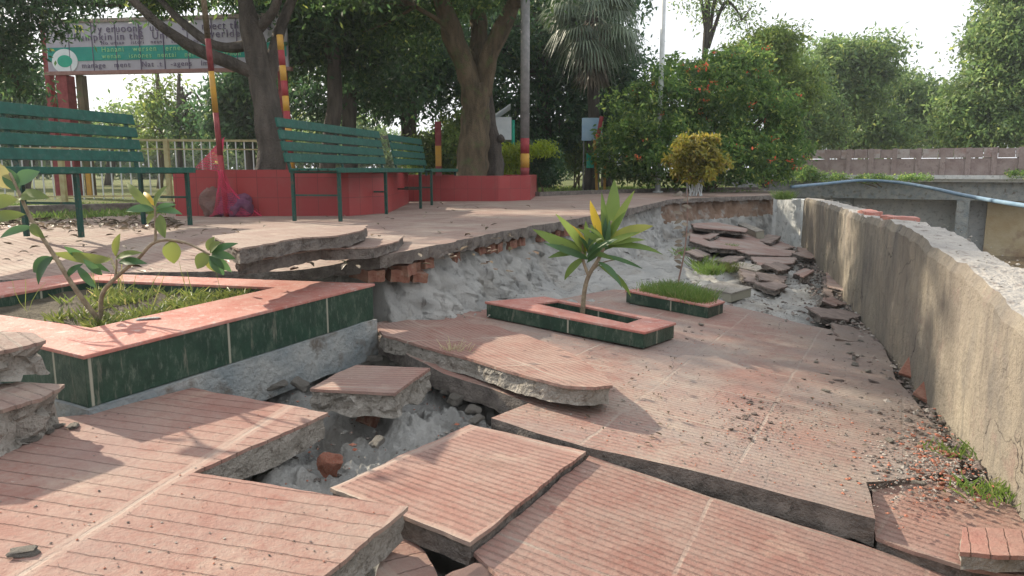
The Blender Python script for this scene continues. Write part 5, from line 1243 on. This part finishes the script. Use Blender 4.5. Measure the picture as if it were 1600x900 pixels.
# ------------------------------------------------------------------ bricks, rubble, litter
def rock_mesh(seed, mat, s=(1, .8, .5)):
    bm = bmesh.new(); bmesh.ops.create_cube(bm, size=1.4); bmesh.ops.subdivide_edges(bm, edges=bm.edges[:], cuts=4, use_grid_fill=True)
    for v in bm.verts:
        o_ = v.co.copy(); sph = v.co.normalized() * .85; v.co = v.co.lerp(sph, .4)
        v.co *= 1 + .45 * noise.noise(o_ * 1.3 + Vector((seed * 3.1, 0, 0))) + .18 * noise.noise(o_ * 3.5 + Vector((0, seed, 0))); v.co = Vector((v.co.x * s[0], v.co.y * s[1], v.co.z * s[2]))
    me = bpy.data.meshes.new('rock'); bm.to_mesh(me); bm.free(); me.materials.append(mat); return me
def put(name, me, loc, sc, rot, label, cat, group=None):
    o = bpy.data.objects.new(name, me); o.location = loc; o.scale = sc if isinstance(sc, tuple) else (sc, sc, sc); o.rotation_euler = rot; link(o); return tag(o, label, cat, group)
# bricks hanging under the terrace edge
def brickmesh():
    mb = MB(); mb.box((0, 0, 0), (.055, .10, .033)); o = mb.build('tmp', M['brick_old']); me = o.data
    bm = bmesh.new(); bm.from_mesh(me); bmesh.ops.subdivide_edges(bm, edges=bm.edges[:], cuts=3, use_grid_fill=True)
    for v in bm.verts: v.co += noise.noise_vector(v.co * 30) * .007
    bm.to_mesh(me); bm.free(); bpy.data.objects.remove(o); return me
BR = brickmesh(); rnd = random.Random(5); along = 0
cum = [0]
for a, b in zip(edge, edge[1:]): cum.append(cum[-1] + (b - a).length)
s_a = cum[8]; s_b = cum[15]; s = s_a; k = 0
while s < s_b:
    p = Vector((np.interp(s, cum, [e.x for e in edge]), np.interp(s, cum, [e.y for e in edge]), 0)); t = Vector((np.interp(s + .1, cum, [e.x for e in edge]) - p.x, np.interp(s + .1, cum, [e.y for e in edge]) - p.y, 0)).normalized(); nn = Vector((t.y, -t.x, 0))
    if rnd.random() < .66:
        loc = p + nn * rnd.uniform(-.18, -.115) + Vector((0, 0, -.075 - .042 - rnd.uniform(0, .012)))
        put('brick', BR, loc, 1, (rnd.uniform(-.08, .08), rnd.uniform(-.1, .1), math.atan2(t.y, t.x) + rnd.uniform(-.1, .1)), 'brick end sticking out under the broken terrace edge', 'brick', 'bricks exposed in a row under the terrace edge')
    s += rnd.choice((.13, .14, .16, .26))
for px, py, dz, lab, sc in ((622, 428, -.14, 'protruding whole red brick at the start of the bank', 1.25), (655, 432, -.17, 'grey-red brick just right of the protruding red one', 1.0)):
    p = Pz(px, py, dz); put('brick', BR, p + Vector((-.03, .06, .0)), sc * .85, (.1, .15, .5), lab, 'brick')
p = Pp(515, 722, (KPL[0] - .10, KPL[1], KPL[2])); put('brick_chunk', rock_mesh(77, M['brick'], (1, .8, .9)), p + Vector((0, 0, -.01)), .05, (.4, .3, .6), 'orange brick chunk half buried in the sandy hole', 'brick')
p = Pp(575, 655, (KPL[0] - .13, KPL[1], KPL[2])); put('brick_chunk', BR, p, (.5, .35, .7), (.2, .5, 1.2), 'small red brick bit in the dark of the sandy hole', 'brick')
# stones
G1 = [rock_mesh(i, M['mortar']) for i in range(4)]; G2 = [rock_mesh(i + 9, M['brick'], (1, .7, .5)) for i in range(3)]; G3 = [rock_mesh(i + 20, M['dark_stone'], (1, .8, .45)) for i in range(3)]; G4 = rock_mesh(31, M['granite'], (1, .9, .7))
p = Pp(742, 905, (KPL[0] - .06, KPL[1], KPL[2])); put('stone_lump', G4, p + Vector((0, 0, -.03)), (.10, .085, .06), (.1, .1, .4), 'pink speckled lump of rubble at the bottom edge in the gap', 'stone')
p = Pp(38, 866, plAB); put('mortar_lump', G1[0], p + Vector((0, 0, .005)), (.035, .028, .022), (0, 0, .4), 'pale mortar lump on the slab joint at lower left', 'stone')
for px, py, s_, mi, lab in ((45, 690, .035, 0, 'grey stone below the stacked chunks at the left edge'), (75, 676, .025, 1, 'flat grey stone by the planter corner'), (92, 668, .022, 2, 'small grey stone touching the planter corner'), (115, 668, .03, 0, 'flat thin stone in front of the planter corner')):
    p = Pp(px, py, plAB); put('stone', G1[mi], p + Vector((0, 0, .006)), (s_, s_ * .8, s_ * .5), (0, 0, px), lab, 'stone')
p = Pp(150, 494, P1); put('white_stone', rock_mesh(41, M['conc_white'], (1, .7, .3)), Pp(232, 499, P1) + Vector((0, 0, .004)), (.055, .025, .012), (0, 0, .4), 'white flake of plaster on the red rim of the big planter', 'stone')
for px, py, s_ in ((330, 740, .05), (372, 735, .06), (400, 722, .05), (395, 585, .06), (450, 575, .07), (500, 560, .05), (540, 552, .06), (585, 560, .05), (430, 600, .06), (470, 600, .05), (560, 640, .05), (590, 690, .04), (455, 690, .06), (740, 640, .04), (715, 622, .05), (700, 610, .05), (745, 655, .035)):
    p = Pp(px, py, (KPL[0] - .09, KPL[1], KPL[2])); put('rubble_stone', rnd.choice(G1), p, (s_, s_ * rnd.uniform(.6, 1), s_ * rnd.uniform(.5, .9)), (rnd.uniform(-.4, .4), rnd.uniform(-.4, .4), rnd.uniform(0, 6)), 'rough grey mortar rubble around the edge of the sandy hole', 'stone', 'mortar rubble in the sandy hole')
# rubble on the pavement, larger pieces countable
def krock(x0, x1, y0, y1, n, smin, smax, meshes, label, group, name='rubble_bit'):
    for _ in range(n):
        px = rnd.triangular(x0, x1, (x0 + x1) / 2); py = rnd.uniform(y0, y1); p = Pp(px, py, KPL); s_ = rnd.uniform(smin, smax)
        if (p - Vector((WNx, WNy, 0))).dot(wn) > -.03: continue
        put(name, rnd.choice(meshes), p + Vector((0, 0, s_ * .15)), (s_, s_ * rnd.uniform(.5, 1), s_ * rnd.uniform(.35, .8)), (rnd.uniform(-.3, .3), rnd.uniform(-.3, .3), rnd.uniform(0, 6)), label, 'rubble', group)
krock(1130, 1240, 620, 690, 34, .005, .016, G3, 'small dark stone in the scatter at the middle of the pink pavement', 'dark stones on the middle of the pavement')
krock(1400, 1570, 665, 790, 70, .006, .022, G2, 'brick-red rubble bit at the foot of the river wall', 'brick rubble at the wall foot')
krock(1330, 1500, 640, 740, 40, .006, .018, G3, 'dark rubble bit on the dirty pavement towards the wall', 'dark rubble towards the wall')
krock(1250, 1400, 470, 600, 30, .008, .03, G3 + G1, 'grey clod beside the crack at the end of the pavement', 'clods at the pavement end')
krock(1130, 1330, 440, 510, 26, .01, .03, G1 + G3, 'clod on the bare sand beyond the pavement', 'clods on the bare sand')
krock(1050, 1120, 500, 530, 5, .012, .02, G3, 'stone on the pavement right of the plumeria planter', 'stones right of the plumeria planter')
for px, py, s_, ms, lab in ((1095, 508, .03, G1[1], 'grey stone on the pavement corner of the plumeria planter'), (1485, 712, .035, G2[0], 'largest brick-red lump among the rubble at the wall foot'), (1390, 690, .03, G1[2], 'pale flat stone on the dirty pavement near the wall'), (1435, 757, .028, G1[3], 'whitish flat stone above the lower right slab'),
                        (1290, 612, .03, G1[0], 'stone with pale top lying right of centre on the pavement'), (1310, 596, .03, G3[0], 'thin dark stick-like tile bit on the pavement')):
    p = Pp(px, py, KPL); put('stone', ms, p + Vector((0, 0, .006)), (s_, s_ * .6, s_ * .45), (0, 0, px), lab, 'stone')
# gravel and grit: uncountable
def grit(name, fn, n, s0, s1, mats, label):
    vs = []; fs = []; mi = []
    base = [Vector(v) for v in ((1, 0, 0), (-1, 0, 0), (0, 1, 0), (0, -1, 0), (0, 0, .7), (0, 0, -.7))]; F8 = [(0, 2, 4), (2, 1, 4), (1, 3, 4), (3, 0, 4), (2, 0, 5), (1, 2, 5), (3, 1, 5), (0, 3, 5)]
    mb = MB()
    for _ in range(n):
        p = fn()
        if p is None: continue
        s_ = s0 + (s1 - s0) * rnd.random() ** 3; a = rnd.uniform(0, 6); ca, sa = math.cos(a), math.sin(a); fl = rnd.uniform(.4, .9); el = rnd.uniform(.5, 1)
        q_ = [Vector(((v.x * ca - v.y * sa * el) * s_, (v.x * sa + v.y * ca * el) * s_, v.z * s_ * fl)) * rnd.uniform(.8, 1.2) + p for v in base]
        mb.add(q_, F8, rnd.randrange(len(mats)))
    tag(mb.build(name, mats), label, 'gravel', None, 'stuff')
def kpt(x0, x1, y0, y1, g=None, lift=.002):
    def f():
        px = rnd.uniform(x0, x1) if g is None else rnd.gauss(g[0], g[2]); py = rnd.uniform(y0, y1) if g is None else rnd.gauss(g[1], g[3]); p = Pp(px, py, KPL)
        if py > 648 + (px - 766) * .26 and px < 1366: return None
        if py < 500: return None
        if (p - Vector((WNx, WNy, 0))).dot(wn) > -.01: return None
        p.z = kz(p.x, p.y) + lift; return p
    return f
gm = [M['mortar_dark'], M['dark_stone'], M['brick'], M['dirt']]
grit('gravel', kpt(820, 1500, 500, 760), 2200, .0015, .006, gm, 'fine grit strewn over the slumped pink pavement')
grit('gravel', kpt(0, 0, 0, 0, (1470, 715, 55, 38)), 2600, .002, .012, gm, 'brick-coloured gravel gathered along the river wall foot')
grit('gravel', kpt(0, 0, 0, 0, (1210, 660, 60, 25)), 700, .002, .007, gm, 'dark crumbs in the middle of the slumped pavement')
def wallfoot():
    s_ = rnd.uniform(-.3, 9); p = Vector((WNx, WNy, 0)) + wd * s_ - wn * abs(rnd.gauss(.03, .14)); p.z = plz(KPL, p.x, p.y) - .03 + .03 * rnd.random(); return p
grit('gravel', wallfoot, 2600, .004, .03, [M['dirt'], M['dark_stone'], M['mortar_dark']], 'dark clods filling the crack along the river wall foot')
def onAB():
    px, py = rnd.uniform(0, 630), rnd.uniform(640, 900); p = Pp(px, py, plAB)
    if px > 300 and py < 735 - (px - 300) * .43 + 4 and py < 640 or (px > 290 and 650 < py and py > 742 - (px - 300) * .45 and py < 742 + (px - 300) * .16): return None
    if py > 791 + (640 - px) * .85 - 10: return None
    return p + Vector((0, 0, .002))
grit('gravel', onAB, 300, .0015, .005, gm, 'sparse grit on the large left slab')
def sandpt():
    px, py = rnd.uniform(1060, 1330), rnd.uniform(372, 500); p = Pp(px, py, (KPL[0] - .02, KPL[1], KPL[2])); return p
grit('gravel', sandpt, 1500, .004, .025, [M['dirt'], M['mortar_dark'], M['sand'], M['dark_stone']], 'clods and crumbs on the far bare sand')
def holept():
    px, py = rnd.uniform(400, 760), rnd.uniform(570, 760); return Pp(px, py, (KPL[0] - .15, KPL[1], KPL[2]))
grit('gravel', holept, 700, .003, .016, [M['mortar'], M['mortar_dark'], M['brick'], M['sand']], 'loose crumbs on the sand in the hole')
def tline(): 
    s_ = rnd.uniform(cum[5], cum[18]); p = Vector((np.interp(s_, cum, [e.x for e in edge]), np.interp(s_, cum, [e.y for e in edge]), 0)); p.z = plz(KPL, p.x, p.y) + .03; t = Vector((.4, .9, 0)); return p + Vector((.9, -.4, 0)) * abs(rnd.gauss(.12, .15)) - Vector((0, 0, .03))
grit('gravel', tline, 900, .003, .016, [M['sand'], M['mortar'], M['dirt']], 'crumbs of mortar at the foot of the sand bank')

# leaf litter on the terrace
def litter(name, fn, n, s, mats, label):
    mb = MB()
    for _ in range(n):
        p = fn(); a = rnd.uniform(0, 6); L = s * rnd.uniform(.6, 1.3); leaf_blade(mb, p, p + Vector((math.cos(a) * L, math.sin(a) * L, rnd.uniform(0, .4) * L)), L * .45, sag=rnd.uniform(-.1, .2), n=3, mi=rnd.randrange(len(mats)), curl=rnd.uniform(.1, .8))
    tag(mb.build(name, [M[m] for m in mats]), label, 'fallen leaves', None, 'stuff')
litter('leaf_litter', lambda: Pz(rnd.uniform(-60, 280), rnd.gauss(350, 5), .004), 420, .07, ['leaf_dead', 'leaf_dead', 'bark'], 'brown fallen leaves gathered behind the left bench')
litter('leaf_litter', lambda: Pp(rnd.uniform(900, 1450), rnd.uniform(520, 700), (KPL[0] + .006, KPL[1], KPL[2])), 120, .022, ['leaf_dead', 'bark'], 'scraps of dead leaf on the slumped pavement')
litter('leaf_litter', lambda: Pz(rnd.uniform(0, 900), rnd.uniform(318, 425), .004) if 1 else None, 170, .05, ['leaf_dead', 'bark'], 'scattered dry leaves over the terrace paving')
def lawn():
    x = rnd.uniform(-.5, 5.2); return Vector((x, rnd.uniform(15.3, 21) , -.03))
tuft('lawn_grass', [lawn() for _ in range(900)] + [Vector((rnd.uniform(-7, -3.6), rnd.uniform(7.2, 10), -.03)) for _ in range(900)], 9000, .07, .012, 'grass', 'lawn grass on the ground behind the terrace', 'grass', 'stuff', .08, .5)
def walltop_debris():
    s_ = rnd.uniform(-1, 9); return wall_top(s_, rnd.uniform(.04, .25)) + Vector((0, 0, .008))
grit('gravel', walltop_debris, 500, .002, .010, [M['wall_top'], M['wall_top'], M['mortar']], 'crumbs and grit lying on the river wall top')

# ------------------------------------------------------------------ haze: thin bright morning air
m = bpy.data.materials.new('haze'); m.use_nodes = True; nt = m.node_tree; nt.nodes.clear()
o_ = nt.nodes.new('ShaderNodeOutputMaterial'); pvn = nt.nodes.new('ShaderNodeVolumePrincipled'); pvn.inputs['Color'].default_value = (.86, .93, 1, 1); pvn.inputs['Density'].default_value = .0011; pvn.inputs['Anisotropy'].default_value = .3
nt.links.new(pvn.outputs[0], o_.inputs['Volume'])
mb = MB(); mb.box((0, 70, 6), (160, 110, 10)); tag(mb.build('haze', m), 'thin bright haze hanging in the air over the whole scene', 'haze', kind='stuff')
